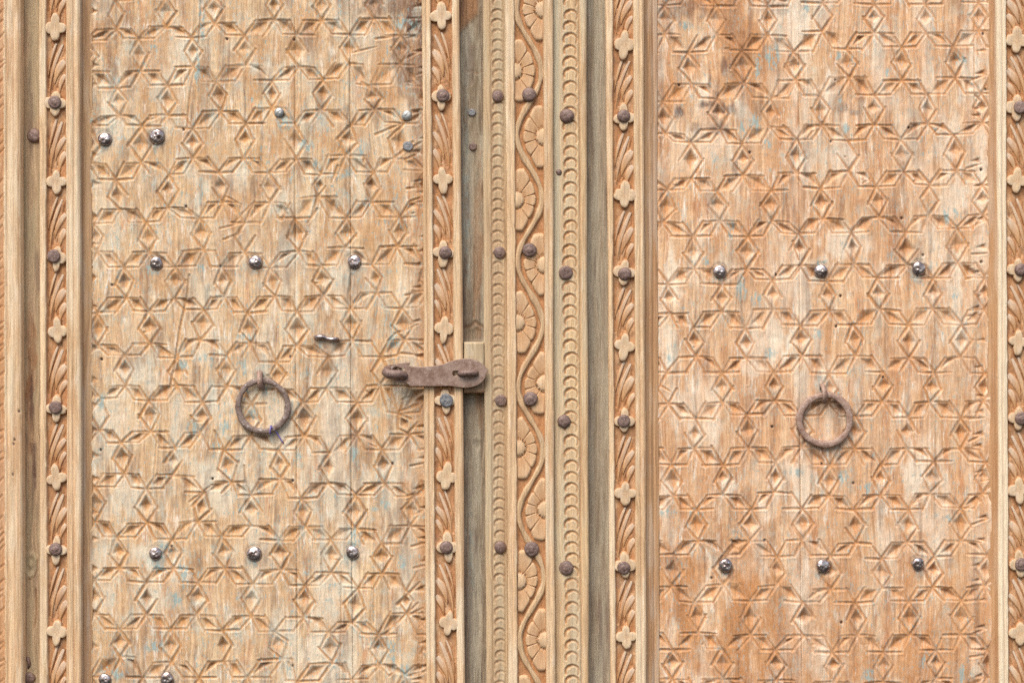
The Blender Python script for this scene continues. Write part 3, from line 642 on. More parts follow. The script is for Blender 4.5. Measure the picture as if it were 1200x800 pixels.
# ================================================================== RIGHT DOOR LEAF
doorR = thing("door_leaf", "right carved door leaf in redder wood with a plain iron ring and no hasp", "door", P(950, 850, 0), "pair of carved wooden doors")
ER = complete(RA, RB)
prL0, prL1 = lin(768, 770), lin(1159, 1163)
boards = []
for a, b in ((prL0, lin(935, 939)), (lin(935, 939), prL1)):
    boards.append(Relief(off(a, 0.04 if a is not prL0 else 0), off(b, -0.04 if b is not prL1 else 0), Y0, Y1, 1.0))
carve_stars(ER, boards, 8, 774, 1152)
for R in boards:
    R.worn = True
    for a, b, w, d in [((916,48),(930,62),2.4,2.8),((930,62),(946,44),2.2,2.6),((933,70),(921,76),2.2,2.4),((921,76),(934,98),2.2,2.4),((934,64),(941,75),2,2.2),((934,97),(944,114),2.2,2.4),
                       ((905,115),(922,110),2,2.2),((922,110),(929,97),2.2,2.4),((918,148),(933,164),2.2,2.4),((933,164),(924,180),2,2.2),((924,184),(934,203),2,2),((961,222),(968,240),2,2),
                       ((1046,57),(1056,92),1.8,2),((940,311),(928,328),2,2),((929,283),(936,305),2,2),((849,655),(862,636),2,2.4),((860,634),(871,634),2,3),((930,615),(941,632),2,3),
                       ((1143,112),(1152,121),2,3.5),((1143,128),(1153,124),2.4,3.5)]:
        R.groove(a, b, w, d, 0.6)
    re = random.Random(15); yy = 60
    while yy < 800:
        xx = 1134+re.uniform(-2, 6)+3*yy/800; up = re.uniform(3, 6)
        R.pit([(xx, yy+re.uniform(-2, 2)), (xx+15, yy-up), (xx+17, yy+up*0.6)], (xx+10, yy-0.6*up), re.uniform(3, 5.2), 1)
        if re.random() < .6: R.groove((xx-2, yy+8), (xx+16, yy+re.uniform(-2, 8)), 1.7, 2.2, 0.6)
        yy += re.uniform(14, 36) if yy > 380 else re.uniform(26, 60)
    for x, y in [(979,94),(1065,150),(974,166),(1057,256),(1082,299),(909.5,322),(985,347),(980,382.5),(1035,442),(896,633),(1000,566),(963,543),(986,729),(1150,199),(1150,307),(879,179),(1152,40),(1155,105),(855,212),(796,100),(905,500),(834,677)]: R.hole(x, y, 1.6, 4)
    R.path([(868, 330), (870, 360), (874, 385), (876, 420), (876, 450)], 1.2, 2.4, 0.5); R.path([(937.5, 545), (938, 600)], 1.2, 1.4, 0.1)
    R.path([(1141, 0), (1142, 140)], 1.0, 1.6, 0.8)
    X, Y = R.X, R.Y
    R.H += (fbm(X/30, Y/60, 103)-0.5)*2.6+(fbm(X/2.4, Y/110, 105, 3)-0.5)*1.2+(fbm(X/9, Y/9, 106, 3)-0.5)*0.7
    # a worn ridge along the joint
    jx = 935+4*Y/800
    R.H += 1.6*np.exp(-((X-jx)/9)**2)
    R.H -= (1-sm(0, 1.2, np.abs(X-jx)))*1.2*sm(.4, .6, fbm(X/60, Y/70, 44))
    R.H -= (1-sm(0, 5, R.U))*1.0*(X < 800)
    # knot
    kx, ky = 862, 637; kd = np.hypot((X-kx), (Y-ky)*0.8)+2*(fbm(X/5, Y/5, 9)-.5)
    R.H -= 3.2*(1-sm(3, 8, np.hypot((X-kx)/1.3, (Y-ky))))*sm(.35, .65, fbm(X/4, Y/4, 12)); R.H += 0.15*np.sin(kd*1.1)*(1-sm(8, 26, kd))
    R.T = np.maximum(R.T, 0.22*(0.5+0.5*np.sin(kd*1.1+3*fbm(X/6, Y/6, 3)))*(1-sm(8, 28, kd))*(Y < 645))
    R.pale = sm(0.50, 0.74, fbm(X/24, Y/80, 131))*0.7*(0.35+0.65*sm(1000, 820, Y+0*X))
    for c in [(828,118,20,30),(870,120,14,24),(1138,80,14,60),(935,30,16,50),(940,180,22,30),(1115,235,22,30),(985,190,28,24),(880,400,16,26),(905,400,28,30),(940,350,14,40),(990,285,34,18),(940,570,16,50),(885,665,22,18),(1072,560,18,40),(1080,610,30,20),(790,330,12,50),(785,410,10,40),(780,600,10,60),(1150,200,8,160),(970,110,16,26),(1120,330,14,40),(960,770,20,40),(975,450,18,14),(885,430,16,16),(850,570,16,16),(938,700,14,60)]:
        R.pale = np.maximum(R.pale, 0.85*blob(X, Y, *c, s=int(c[0]) % 17))
    R.pale = np.maximum(R.pale, 0.75*np.exp(-((X-jx-2)/10)**4)*sm(.3, .6, fbm(X/12, Y/60, 145))); R.pale = np.maximum(R.pale, 0.5*sm(1128, 1140, X)*sm(.35, .6, fbm(X/9, Y/60, 146)))
    R.pale = np.maximum(R.pale, 1.0*np.exp(-((X-937.5)/1.6)**2)*(sm(328, 336, Y)*sm(392, 372, Y)+sm(540, 552, Y)*sm(612, 590, Y)))
    R.stain = np.maximum(R.stain, 0.40*sm(0.54, 0.78, fbm(X/8, Y/60, 141)))
    R.T = np.maximum(R.T, 0.95*sm(0.30, 0.56, fbm(X/26, Y/70, 142))*np.clip(np.maximum(sm(950, 850, X)*sm(190, 40, Y), sm(560, 740, Y)*(0.45+0.55*sm(960, 880, X)))+0.25, 0, 1)); R.T = np.maximum(R.T, 0.25*sm(.5, .75, fbm(X/20, Y/50, 143)))
    for cx, cy, rx, ry, v in [(797,130,7,11,.95),(827,123,12,8,.9),(848,78,5,15,.75),(832,95,4,12,.6),(853,128,14,9,.7),(843,150,12,9,.55),(800,8,36,20,.55),(783,28,14,22,.5),(860,40,14,50,.3),(815,150,10,8,.5),(888,130,6,18,.5),(985,127,12,6,.55),(1003,132,7,6,.55),(905,6,24,14,.35),(960,18,10,14,.3),(862,198,5,12,.5),(800,60,10,30,.25),(868,300,8,40,.25),(838,640,30,24,.22),(872,580,12,12,.35),(795,700,12,40,.25),(995,690,6,8,.35),(870,360,8,30,.3)]:
        R.stain = np.maximum(R.stain, v*blob(X, Y, cx, cy, rx, ry, s=int(cx) % 13))
    for cx, cy, rx, ry in [(905,66,7,14),(889,78,3,16),(943,12,4,10),(870,151,6,8),(885,144,7,9),(900,168,4,6),(922,226,3,8),(838,188,3,8),(994,150,4,5),(979,66,5,5),(1040,84,3,5),(827,305,5,5),(1048,301,5,6),(965,308,5,7),(887,352,6,10),(904,415,6,5),(958,393,6,7),(1109,252,4,9),(1120,252,4,8),(1120,347,4,4),(1111,607,4,5),(1015,572,5,6),(995,577,3,7),(863,625,5,6),(917,186,3,8),(857,268,3,12),(1128,70,6,10),(930,553,7,5),(783,420,4,10),(1084,772,3,8),(1128,790,3,10),(806,30,7,5),(1018,790,8,6),(990,560,6,8),(780,600,5,5),(870,340,5,20)]:
        R.paint = np.maximum(R.paint, 0.95*blob(X, Y, cx, cy, rx*1.4, ry*1.3, s=int(cx) % 11))
    R.T = np.maximum(R.T, 0.25*(1-sm(768, 782, X+6*(fbm(X/7, Y/20, 77)-.5))))
    for sx, sy in [(843,318),(962,317),(1076,314),(850,662),(965,663),(1076,660)]:                                 # rust and rubbing round each stud
        R.stain = np.maximum(R.stain, 0.55*blob(X, Y, sx+1, sy+3, 14, 15, s=sx % 9)); R.paint = np.maximum(R.paint, 0.5*blob(X, Y, sx-3, sy+9, 8, 9, s=sx % 7))
        R.pale = np.maximum(R.pale, 0.6*blob(X, Y, sx+5, sy-5, 18, 16, s=sx % 5))
        R.H -= 0.9*(1-sm(8, 12, np.hypot(X-sx, Y-sy)))
    R.paint = np.maximum(R.paint, 0.5*blob(X, Y, 963, 450, 12, 14, s=3)); R.pale = np.maximum(R.pale, 0.9*blob(X, Y, 966, 450, 20, 18, s=4)); R.stain = np.maximum(R.stain, 0.6*blob(X, Y, 966, 458, 6, 9, s=5)+0.35*blob(X, Y, 967, 528, 30, 9, s=6))
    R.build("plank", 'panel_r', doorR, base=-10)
ysR = [-36, 52, 138, 229, 319, 405, 493, 578, 663, 746, 834]
border(doorR, lin(710, 716), lin(717.5, 721.5), lin(742.5, 745.5), lin(754.5, 757.5), 1, ysR, [(731,136,7.6), (732,321,7.8), (731,493,7.4), (731,665,7.6)], 12, 12, lin(731, 733.5), lines=[(lin(749, 752), 1.2, 1.2)])
moulding(doorR, lin(754.3, 757.3), lin(770.5, 773), 8.0, -0.3, 'bevel', 4, [(lin(765, 767), 1.2, 1.6), (lin(759.5, 761), 1.0, 1.2)], dark=0.4)
moulding(doorR, lin(1156.5, 1160.5), lin(1168.5, 1172), -0.3, 9.0, 'bevel', 4, [(lin(1163, 1166.5), 1.2, 1.4)], dark=0.9)
ysRR = [-36, 48, 126, 212, 316, 400, 490, 574, 661, 742, 834]
border(doorR, lin(1168.2, 1171.8), lin(1179.5, 1182), lin(1206, 1209), lin(1214, 1217), -1, ysRR, [(1195.5,126,7.6), (1196.5,316,7.6), (1197,490,7.6), (1197,661,7.6)], 12, 12, lin(1191, 1196), lines=[(lin(1173.8, 1177), 1.1, 1.2)], palefillet=0.9)
for x, y, r_, k in [(843.5,318,7.6,'polished'),(962,317.5,7.8,'polished'),(1076.5,314.5,8,'polished'),(850.5,662,8,'polished'),(965,663,8,'polished'),(1076,660.5,7.4,'polished')]:
    stud(doorR, x, y, r_, 0.8, k)

# ================================================================== CARVED MIDDLE POST
post = thing("door_post", "carved middle post with a vine and half flowers between the two doors", "post", P(628, 850, 0))
def coins(R, cx, y0, y1, step, rad, seed, depth=2.0, stain=1.0):
    r = random.Random(seed); y = y0
    while y < y1:
        x = float(cx(y))+r.uniform(-.7, .7); rr = rad*r.uniform(.92, 1.06); pts = []
        for i in range(11):
            a = math.radians(200-i*23); pts.append((x+rr*math.cos(a)*0.95, y+rr-rr*math.sin(a)*0.9))
        dd = depth*r.uniform(.7, 1.15)
        for i, (a, b) in enumerate(zip(pts[:-1], pts[1:])):
            k = abs(i-2.2)/7.8
            R.groove(a, b, 1.9*(1-0.45*k), dd*(1-0.5*k), 0.98, stain*(1-0.5*k))
        R.pit([(x-rr*0.85, y+rr*0.75), (x-rr*0.5, y+rr*0.15), (x+rr*0.15, y-rr*0.02), (x-rr*0.1, y+rr*0.45)], (x-rr*0.35, y+rr*0.25), dd*1.2, stain*0.9)
        y += step*r.uniform(.9, 1.1)
def post_board(x0, x1, top, h0, mat, extra, name="carved_moulding", res=0.85):
    R = Relief(x0, x1, Y0, Y1, res, 1.0); X, Y = R.X, R.Y
    R.H += (fbm(X/2.4, Y/120, 5, 3)-0.5)*0.5+(fbm(X/18, Y/60, 9)-0.5)*0.8-(1-sm(0, 2.2, R.U))*1.5-(1-sm(0, 2.2, R.V))*1.5
    R.pale = 0.55*sm(0.45, 0.7, fbm(X/12, Y/120, 72))
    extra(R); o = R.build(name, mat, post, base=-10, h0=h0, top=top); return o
def lineg(R, f, w, d, st=0.6):
    c = f(R.Y); v = np.clip(1-np.abs(R.X-c)/w, 0, 1); R.C = np.maximum(R.C, d*v); R.T = np.maximum(R.T, st*v)
def ex_a(R):
    coins(R, lin(583, 586), -40, 845, 12.6, 6.8, 1, 1.7, 0.75); lineg(R, lin(575, 578.5), 1.2, 1.4, .4); lineg(R, lin(590.5, 593), 1.3, 1.6, .4)
    R.pale = np.maximum(R.pale, 0.8*sm(572, 560, R.X-3*R.Y/800)*0.6); R.stain = np.maximum(R.stain, 0.10*(R.X > 575))
post_board(lin(565.5, 569.5), lin(592.5, 596.5), 10, 10, 'post_brown', ex_a)
def ex_b(R):
    a = 602.5+4.3*R.Y/800; b = 636.5+3.8*R.Y/800
    i = sm(-.6, 1.2, R.X-a+(fbm(R.X/5, R.Y/14, 8)-.5)*1.6)*sm(-.6, 1.2, b-R.X)
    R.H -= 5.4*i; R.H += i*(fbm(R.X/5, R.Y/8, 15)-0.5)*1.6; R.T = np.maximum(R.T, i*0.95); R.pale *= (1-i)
    lineg(R, lin(641.5, 645), 1.0, 0.8, .3); lineg(R, lin(597.5, 601), 1.0, 0.7, .2)
oB = post_board(lin(592, 596), lin(647.5, 650.5), 20, 20, 'trim', ex_b, "vine_carving")
def ex_c(R):
    coins(R, lin(668, 670.5), -44, 845, 14.2, 8.0, 2, 2.5, 1.0); lineg(R, lin(678.5, 681.5), 1.5, 1.8, .5)
    R.pale = np.maximum(R.pale, 0.9*sm(661, 652, R.X-3*R.Y/800)*sm(700, 250, R.Y))
post_board(lin(647, 650), lin(687.5, 690), 12, 12, 'post', ex_c)
# vine and rosettes in the sunk ground of the middle moulding
wlB = Vector(world_loc(oB))
yc = lambda k: 83+147.6*k+(0, 5, 0, 0, 3, 6)[max(0, min(5, k))]*0.6
def vine_x(y): return 619.6+4*y/800+14.6*math.cos(2*PI*(y-84)/148.2)
def vine_mesh():
    vs = []; mk = []; nc = 9; ys = np.arange(Y0+4, Y1-3, 2.0)
    for y in ys:
        x = vine_x(y); dx = (vine_x(y+1)-vine_x(y-1))/2; L = math.hypot(dx, 1); nx, ny = 1/L, -dx/L
        w = 4.3+0.6*math.sin(y*0.11)+0.4*math.sin(y*0.31)
        for k in range(nc):
            a = -1+2*k/(nc-1); h = 14.6+4.2*(1-abs(a)**2.2)-0.7*math.exp(-(a/.15)**2)
            if k in (0, nc-1): h = 12.5
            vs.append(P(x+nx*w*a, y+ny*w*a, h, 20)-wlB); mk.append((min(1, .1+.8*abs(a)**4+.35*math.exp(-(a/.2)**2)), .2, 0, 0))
    n = len(ys); fs = [(i*nc+k, i*nc+k+1, (i+1)*nc+k+1, (i+1)*nc+k) for i in range(n-1) for k in range(nc-1)]
    me = poly_mesh("vine", vs, fs); marks(me, np.array(mk)); me.materials.append(M['post']); return me
link("vine", vine_mesh(), None, oB, loc=wlB)
_rc = {}
def reach(cx, cy, side, a):
    """how far a petal can grow from (cx, cy) before it meets the vine"""
    key = (cx, cy, round(a, 5))
    if key not in _rc:
        q = 10.0
        while q < 40:
            x = cx+side*q*math.cos(a); y = cy+q*math.sin(a)
            if side*(vine_x(y)-x) < 5.9: break
            q += 0.5
        _rc[key] = q
    return _rc[key]
def rosette_mesh(cx, cy, side, seed):
    """half flower growing from the edge of the moulding: boss and seven petals"""
    r = random.Random(seed); nr, na = 18, 130; vs = []; mk = []; NP = 5
    ph = r.uniform(-.06, .06)
    for j in range(nr+1):
        f = j/nr
        for i in range(na+1):
            u = i/na; a = -PI/2+PI*u
            pu = (u*NP+ph) % 1.0; pk = int(u*NP+ph); pl = 0.94+0.08*math.sin(pk*2.1+seed)
            lobe = (1-abs(2*pu-1)**2.6)
            vert = abs(math.sin(a))
            far = reach(cx, cy, side, a)
            lim = min(40.0, far)*0.97*(0.90+0.10*lobe**.5) if far < 90 else 27.5*pl*(0.86+0.14*lobe**.5)*(1.0+0.42*vert**2)
            q = f*lim
            # boss
            if q < 9.8:
                h = 0.8+2.6*math.sqrt(max(0, 1-(q/10.4)**2)); t = 0.3
            elif q < 11.2: h = -1.0; t = 1.0
            else:
                g = (q-11.2)/(lim-11.2)
                cross = 1-abs(2*pu-1)
                h = (0.6+2.1*g**0.7)*(1-max(0, g-0.86)/0.14*0.75)*min(1, cross*6.5)
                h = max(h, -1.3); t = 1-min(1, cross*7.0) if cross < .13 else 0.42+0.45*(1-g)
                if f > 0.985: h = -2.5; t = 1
            x = cx+side*q*math.cos(a); y = cy+q*math.sin(a)
            vs.append(P(x, y, 15.6+h, 20)-wlB); mk.append((min(1, t*0.9), 0.15, 0, 0))
    fs = []
    for j in range(nr):
        for i in range(na):
            F = (j*(na+1)+i, j*(na+1)+i+1, (j+1)*(na+1)+i+1, (j+1)*(na+1)+i)
            fs.append(F if side < 0 else F[::-1])
    me = poly_mesh("rosette", vs, fs); marks(me, np.array(mk)); me.materials.append(M['flower']); return me
# clip petals to the sunk ground by keeping them between the two rims
def clip_to_ground(me, cy):
    co = np.empty(len(me.vertices)*3, np.float32); me.vertices.foreach_get("co", co); co = co.reshape(-1, 3)
    f = fac(20); x = (co[:, 0]+wlB[0])/(S*f)+600; y = 400-(co[:, 2]+wlB[2]-ZC)/(S*f)
    lo = 602.6+4.3*y/800; hi = 636.4+3.8*y/800
    x = np.clip(x, lo, hi)
    # petals end where the vine runs
    vx = 619.6+4*y/800+14.6*np.cos(2*PI*(y-84)/148.2)
    return x, y, vx, co, f
for k, (cx, cy, side) in enumerate([(602, 83, 1), (604, 234, 1), (605, 378, 1), (606, 525, 1), (607, 681, 1), (602, -66, 1), (608, 828, 1),
                                    (637, 11, -1), (638, 160, -1), (638.5, 310, -1), (639, 449, -1), (640, 597, -1), (640.5, 750, -1)]):
    me = rosette_mesh(cx, cy, side, k)
    x, y, vx, co, f = clip_to_ground(me, cy)
    if side > 0: x = np.minimum(x, np.maximum(vx-4.6, cx+2))
    else: x = np.maximum(x, np.minimum(vx+4.6, cx-2))
    y = np.clip(y, Y0+2, Y1-2)
    co[:, 0] = (x-600)*S*f-wlB[0]; co[:, 2] = ZC+(400-y)*S*f-wlB[2]
    me.vertices.foreach_set("co", co.ravel()); me.update()
    link("rosette", me, None, oB, loc=wlB)
for x, y, r_, h in [(583.5,113,7,10.6),(585.5,296,7,10.6),(587,469,7,10.6),(586.5,641,7.2,10.6),
                    (620,111,8.4,18.5),(620.5,293,8.2,18.5),(621.5,467,8.4,18.5),(623,643,8.8,18.5),
                    (664,136,8.4,12.6),(663,319.5,8.2,12.6),(661,493.5,7.8,12.6),(663.5,665,8.4,12.6),(655,202,3.6,12)]:
    stud(post, x, y, r_, h)

# ================================================================== PLAIN BOARDS BETWEEN DOORS AND POST
def plain_board(parent, x0, x1, top, mat, seed, edit=None, name="board"):
    R = Relief(x0, x1, Y0, Y1, 1.0, 2.0); X, Y = R.X, R.Y
    R.H += (fbm(X/2.2, Y/90, seed, 4)-0.5)*1.6+(fbm(X/14, Y/50, seed+3)-0.5)*1.6
    R.pale = 0.8*sm(0.48, 0.68, fbm(X/7, Y/90, seed+8)); R.stain = np.maximum(R.stain, 0.5*sm(0.58, 0.78, fbm(X/6, Y/80, seed+12)))
    if edit: edit(R, X, Y)
    return R.build(name, mat, parent, base=-28, h0=top, top=top)
bL = thing("door_stile", "narrow brown board with dark knots in the gap left of the left door", "board", P(35, 850, -8))
def ed1(R, X, Y):
    R.T = np.maximum(R.T, 0.8*blob(X, Y, 36, 410, 7, 60)+0.6*blob(X, Y, 34, 480, 6, 60)); R.stain = np.maximum(R.stain, 0.8*blob(X, Y, 37, 470, 2.6, 50)); R.stain = np.maximum(R.stain, 0.7*blob(X, Y, 40, 540, 3, 40))
    R.path([(34, 420), (36, 450), (38, 480), (38, 520), (41, 560)], 2.0, 2.4, 0.5); R.path([(44, 655), (44, 668), (40, 676), (34, 678)], 1.4, 2, .6); R.path([(42, 690), (43, 720), (40, 735)], 1.4, 1.8, .8)
    kd = np.hypot((X-36)/1.0, (Y-662)/1.7); R.pale = np.maximum(R.pale, 1-sm(6, 13, kd)); R.H += 1.0*np.cos(kd*0.8)*(1-sm(4, 16, kd))
    R.paint = np.maximum(R.paint, 0.15*sm(30, 24, X)*sm(.3, .7, fbm(X/3, Y/30, 5)))
plain_board(bL, lin(21, 21), lin(51, 51), -5, 'brownboard', 200, ed1, "plank")
stud(bL, 40, 159, 8.4, -4.2, v=0); stud(bL, 34.5, 794, 6.8, -4.2, v=3)
def tube(name, pts, r, mat, parent, loc0, nseg=10, taper=None, flat=1.0, label=None, closed=False):
    """pts in metres (Vectors)"""
    n = len(pts); vs = []; fs = []
    up = None
    for i in range(n):
        a = pts[(i-1) % n] if closed else pts[max(0, i-1)]; b = pts[(i+1) % n] if closed else pts[min(n-1, i+1)]; t = (b-a).normalized()
        if up is None: up = t.orthogonal().normalized()
        up = (up-t*up.dot(t)).normalized(); side = t.cross(up)
        rr = r*(taper[i] if taper else 1)
        for k in range(nseg):
            q = 2*PI*k/nseg; vs.append(pts[i]+up*math.cos(q)*rr+side*math.sin(q)*rr*flat-loc0)
    for i in range(n if closed else n-1):
        for k in range(nseg): fs.append((i*nseg+k, i*nseg+(k+1) % nseg, ((i+1) % n)*nseg+(k+1) % nseg, ((i+1) % n)*nseg+k))
    if not closed:
        vs.append(pts[0]-loc0); vs.append(pts[-1]-loc0); c0, c1 = len(vs)-2, len(vs)-1
        for k in range(nseg): fs.append((c0, (k+1) % nseg, k)); fs.append((c1, (n-1)*nseg+k, (n-1)*nseg+(k+1) % nseg))
    return link(name, poly_mesh(name, vs, fs), M[mat], parent, loc=loc0, label=label)
tube("nail", [P(32, 767, -7), P(33, 772, -5), P(34.5, 777, -4.5), P(33.5, 783, -6)], 2.1*S, 'rust', bL, P(33, 775, -6), taper=[.8, 1.2, 1, .7])

bM = thing("door_stile", "narrow grey board with flaking brown patch and two galvanised studs beside the hasp block", "board", P(555, 850, -8))
def ed2(R, X, Y):
    R.H += (fbm(X/3, Y/22, 391)-.5)*2.4
    t1 = sm(36, 26, Y+0.9*(X-545)+6*(fbm(X/4, Y/5, 3)-.5)); R.T = np.maximum(R.T, t1*0.95*sm(563, 557, X)); R.H += 1.4*t1*sm(562, 557, X)
    R.pale = np.maximum(R.pale, 0.9*blob(X, Y, 547, 60, 9, 60)+0.8*blob(X, Y, 551, 250, 5, 110)+0.7*blob(X, Y, 556, 560, 5, 60)); R.T = np.maximum(R.T, 0.5*blob(X, Y, 560, 290, 7, 110)+0.5*blob(X, Y, 563, 470, 6, 40)); R.pale *= (1-t1)
    R.path([(556, 290), (557, 330), (555, 372)], 1.3, 2.5, .7); R.path([(546, 384), (554, 381), (557, 377), (562, 381), (567, 383)], 2.0, 3.2, .6); R.path([(545, 83), (553, 84), (558, 86), (566, 84)], 1.2, 1.5, .4)
    R.H += -2.2*sm(380, 388, Y)*sm(400, 398, Y); R.H -= 1.5*blob(X, Y, 560, 520, 6, 6)
    R.stain = np.maximum(R.stain, 0.4*blob(X, Y, 548, 700, 6, 90)); R.paint = np.maximum(R.paint, 0.35*blob(X, Y, 547, 230, 4, 130)+0.3*blob(X, Y, 552, 640, 4, 60))
plain_board(bM, lin(533, 540), lin(572, 575), -5, 'grey', 300, ed2, "plank")
stud(bM, 553, 132, 4.6, -4.3, 'grey', 0); stud(bM, 554, 172, 4.6, -4.3, 'rust', 2)
bR = thing("door_stile", "narrow plain grey-green board between the middle post and the right door", "board", P(700, 850, -8))
def ed3(R, X, Y):
    R.pale = np.maximum(R.pale, 0.5*sm(.35, .6, fbm(X/3, Y/60, 9)))
plain_board(bR, lin(683, 685), lin(716, 721), -5, 'grey', 400, ed3, "plank")
bRR = thing("door_jamb", "plain grey board at the far right edge outside the view", "board", P(1240, 850, -8))
bRR['label'] = "plain weathered board beyond the right border of the right door"
plain_board(bRR, lin(1211, 1214), lin(1262, 1262), -8, 'grey', 500, None, "plank")

# left jamb: pale run mouldings, rest of a carved ground at the picture's edge
jamb = thing("door_jamb", "pale ribbed jamb with a sliver of orange carving at the far left", "door frame", P(0, 850, 12))
R = Relief(lin(-40, -40), lin(23.5, 26), Y0, Y1, 0.9, 1.5); X, Y = R.X, R.Y
sh = 2.2*Y/800
R.H += (fbm(X/2.4, Y/120, 5, 3)-0.5)*0.7+(fbm(X/10, Y/60, 9)-0.5)*1.2-(1-sm(0, 3, R.V))*2.2
ins = sm(-30, -28, X)*sm(4.2, 2.2, X-sh+3*(fbm(X/4, Y/9, 33)-.5)); R.H -= 4*ins; R.T = np.maximum(R.T, ins*(.5+.5*fbm(X/4, Y/12, 34)))
for c, w, d in ((7.5, 1.2, 1.7), (15.5, .9, .8), (20.5, .9, .7)):
    v = np.clip(1-np.abs(X-c-sh)/w, 0, 1); R.C = np.maximum(R.C, d*v); R.T = np.maximum(R.T, .4*v)
for yy in range(-30, 840, 9):
    if rnd.random() < .55: R.groove((-8, yy+8), (rnd.uniform(2, 6), yy+rnd.uniform(-6, 2)), 1.6, 2.4, .6)
for x, y in [(22,482),(15,556),(17,515),(16,520)]: R.hole(x, y, 1.4, 2.5)
R.pale = 0.5*sm(0.45, 0.7, fbm(X/12, Y/90, 73))
R.build("jamb_board", 'trim', jamb, base=-28, h0=12, top=12)

# ================================================================== IRON RINGS
def ring(parent, cx, cy, rad, minor, seed, staple_x, staple_y, mat='iron', lean=0.0):
    piv = P(cx, cy-rad, 7); r = random.Random(seed)
    g = bpy.data.objects.new("ring_handle", None); COL.objects.link(g); g.parent = parent; g.location = piv-world_loc(parent); g.empty_display_size = 0.02
    pts = []; tp = []
    for i in range(64):
        a = 2*PI*i/64; rr = rad*(1+0.012*math.sin(2*a+seed)+0.012*math.sin(3*a+1.3*seed))
        y = cy-rr*math.cos(a); x = cx+rr*math.sin(a); h = 6.8-1.6*(1-math.cos(a))/2+lean*math.sin(a)
        pts.append(P(x, y, h, 5)); tp.append(1+0.09*math.sin(3*a+seed)+0.05*math.sin(7*a)+0.04*math.sin(13*a+seed))
    vs = []; n2 = 16; o0 = P(cx, cy, 5)
    for i in range(96):
        a = 2*PI*i/96; rr = rad*(1+0.012*math.sin(2*a+seed)+0.012*math.sin(3*a+1.3*seed)+0.006*math.sin(7*a))
        m = minor*(1+0.09*math.sin(3*a+seed)+0.05*math.sin(8*a+1)+0.04*math.sin(15*a+seed)); hc = 6.2-1.6*(1-math.cos(a))/2+lean*math.sin(a)
        for k in range(n2):
            t = 2*PI*k/n2; ct, st = math.cos(t), math.sin(t); dr = m*math.copysign(abs(ct)**0.75, ct); dh = 0.62*minor*math.copysign(abs(st)**0.75, st)+0.18*math.sin(11*a+k)
            vs.append(P(cx+(rr+dr)*math.sin(a), cy-(rr+dr)*math.cos(a), hc+dh, 5)-o0)
    fs = [(i*n2+k, i*n2+(k+1) % n2, ((i+1) % 96)*n2+(k+1) % n2, ((i+1) % 96)*n2+k) for i in range(96) for k in range(n2)]
    me = poly_mesh("ring", vs, fs); link("ring", me, M[mat], g, loc=o0)
    # split pin bent round the ring
    c = P(staple_x, staple_y, 5); sp = []
    for i in range(15):
        a = math.radians(-120+i*20); sp.append(P(staple_x+0.5*math.sin(a*2), staple_y-6.5+8.0*math.cos(a*0.5+0.2)-1.5, 1+9.5*math.sin(min(PI, max(0, (i/14)*PI)))**0.8, 5))
    tube("staple", [P(staple_x-1.2, staple_y-10, -2, 5), P(staple_x-1.2, staple_y-9.5, 4, 5), P(staple_x-.8, staple_y-8, 8.5, 5), P(staple_x-.3, staple_y-4, 11.6, 5), P(staple_x, staple_y+1, 12.2, 5),
                    P(staple_x+.3, staple_y+4.5, 10.5, 5), P(staple_x+.6, staple_y+6.5, 6.5, 5), P(staple_x+.8, staple_y+5.5, 2.5, 5), P(staple_x+.8, staple_y+4, -2, 5)], 2.9*S, 'pinkiron', g, c, nseg=10, flat=1.35)
    return g
ring(doorL, 308, 475.5, 29.4, 3.5, 2, 305.5, 447)
ring(doorR, 966.5, 491.5, 29.2, 3.9, 5, 965.5, 462, mat='pinkiron', lean=0.3)
# bent staple above the left ring
tube("bent_nail", [P(369.5, 395, -1), P(371, 395, 3.2), P(375, 394.6, 4.4), P(379, 395, 4.2), P(383, 396.5, 3.4), P(388, 397.5, 3.8), P(393, 397.5, 3.6), P(395.5, 397.5, 1)], 3.0*S, 'polished', doorL, P(382, 396, 2), taper=[.8, 1, 1.15, .95, .65, .85, 1.05, .9], flat=1.0)
# thread knotted on the ring
thr = thing("thread", "short purple thread knotted round the bottom of the left iron ring", "thread", P(316, 502, 5))
kn = []
for i in range(17):
    a = 2*PI*i/16*1.0; kn.append(P(315.8+1.0*math.sin(a*.5)+0.8, 503.5+4.9*math.cos(a), 5.6+5.0*math.sin(a), 5))
tube("knot", kn, 0.85*S, 'thread', thr, P(316, 503, 6), nseg=6)
tube("loose_end", [P(316.5, 499, 9.4), P(320, 502, 6), P(324, 506, 2.6), P(327, 511, 1.9), P(330, 516, 1.9), P(332.5, 519, 1.7)], 0.75*S, 'thread', thr, P(324, 508, 3), nseg=6)

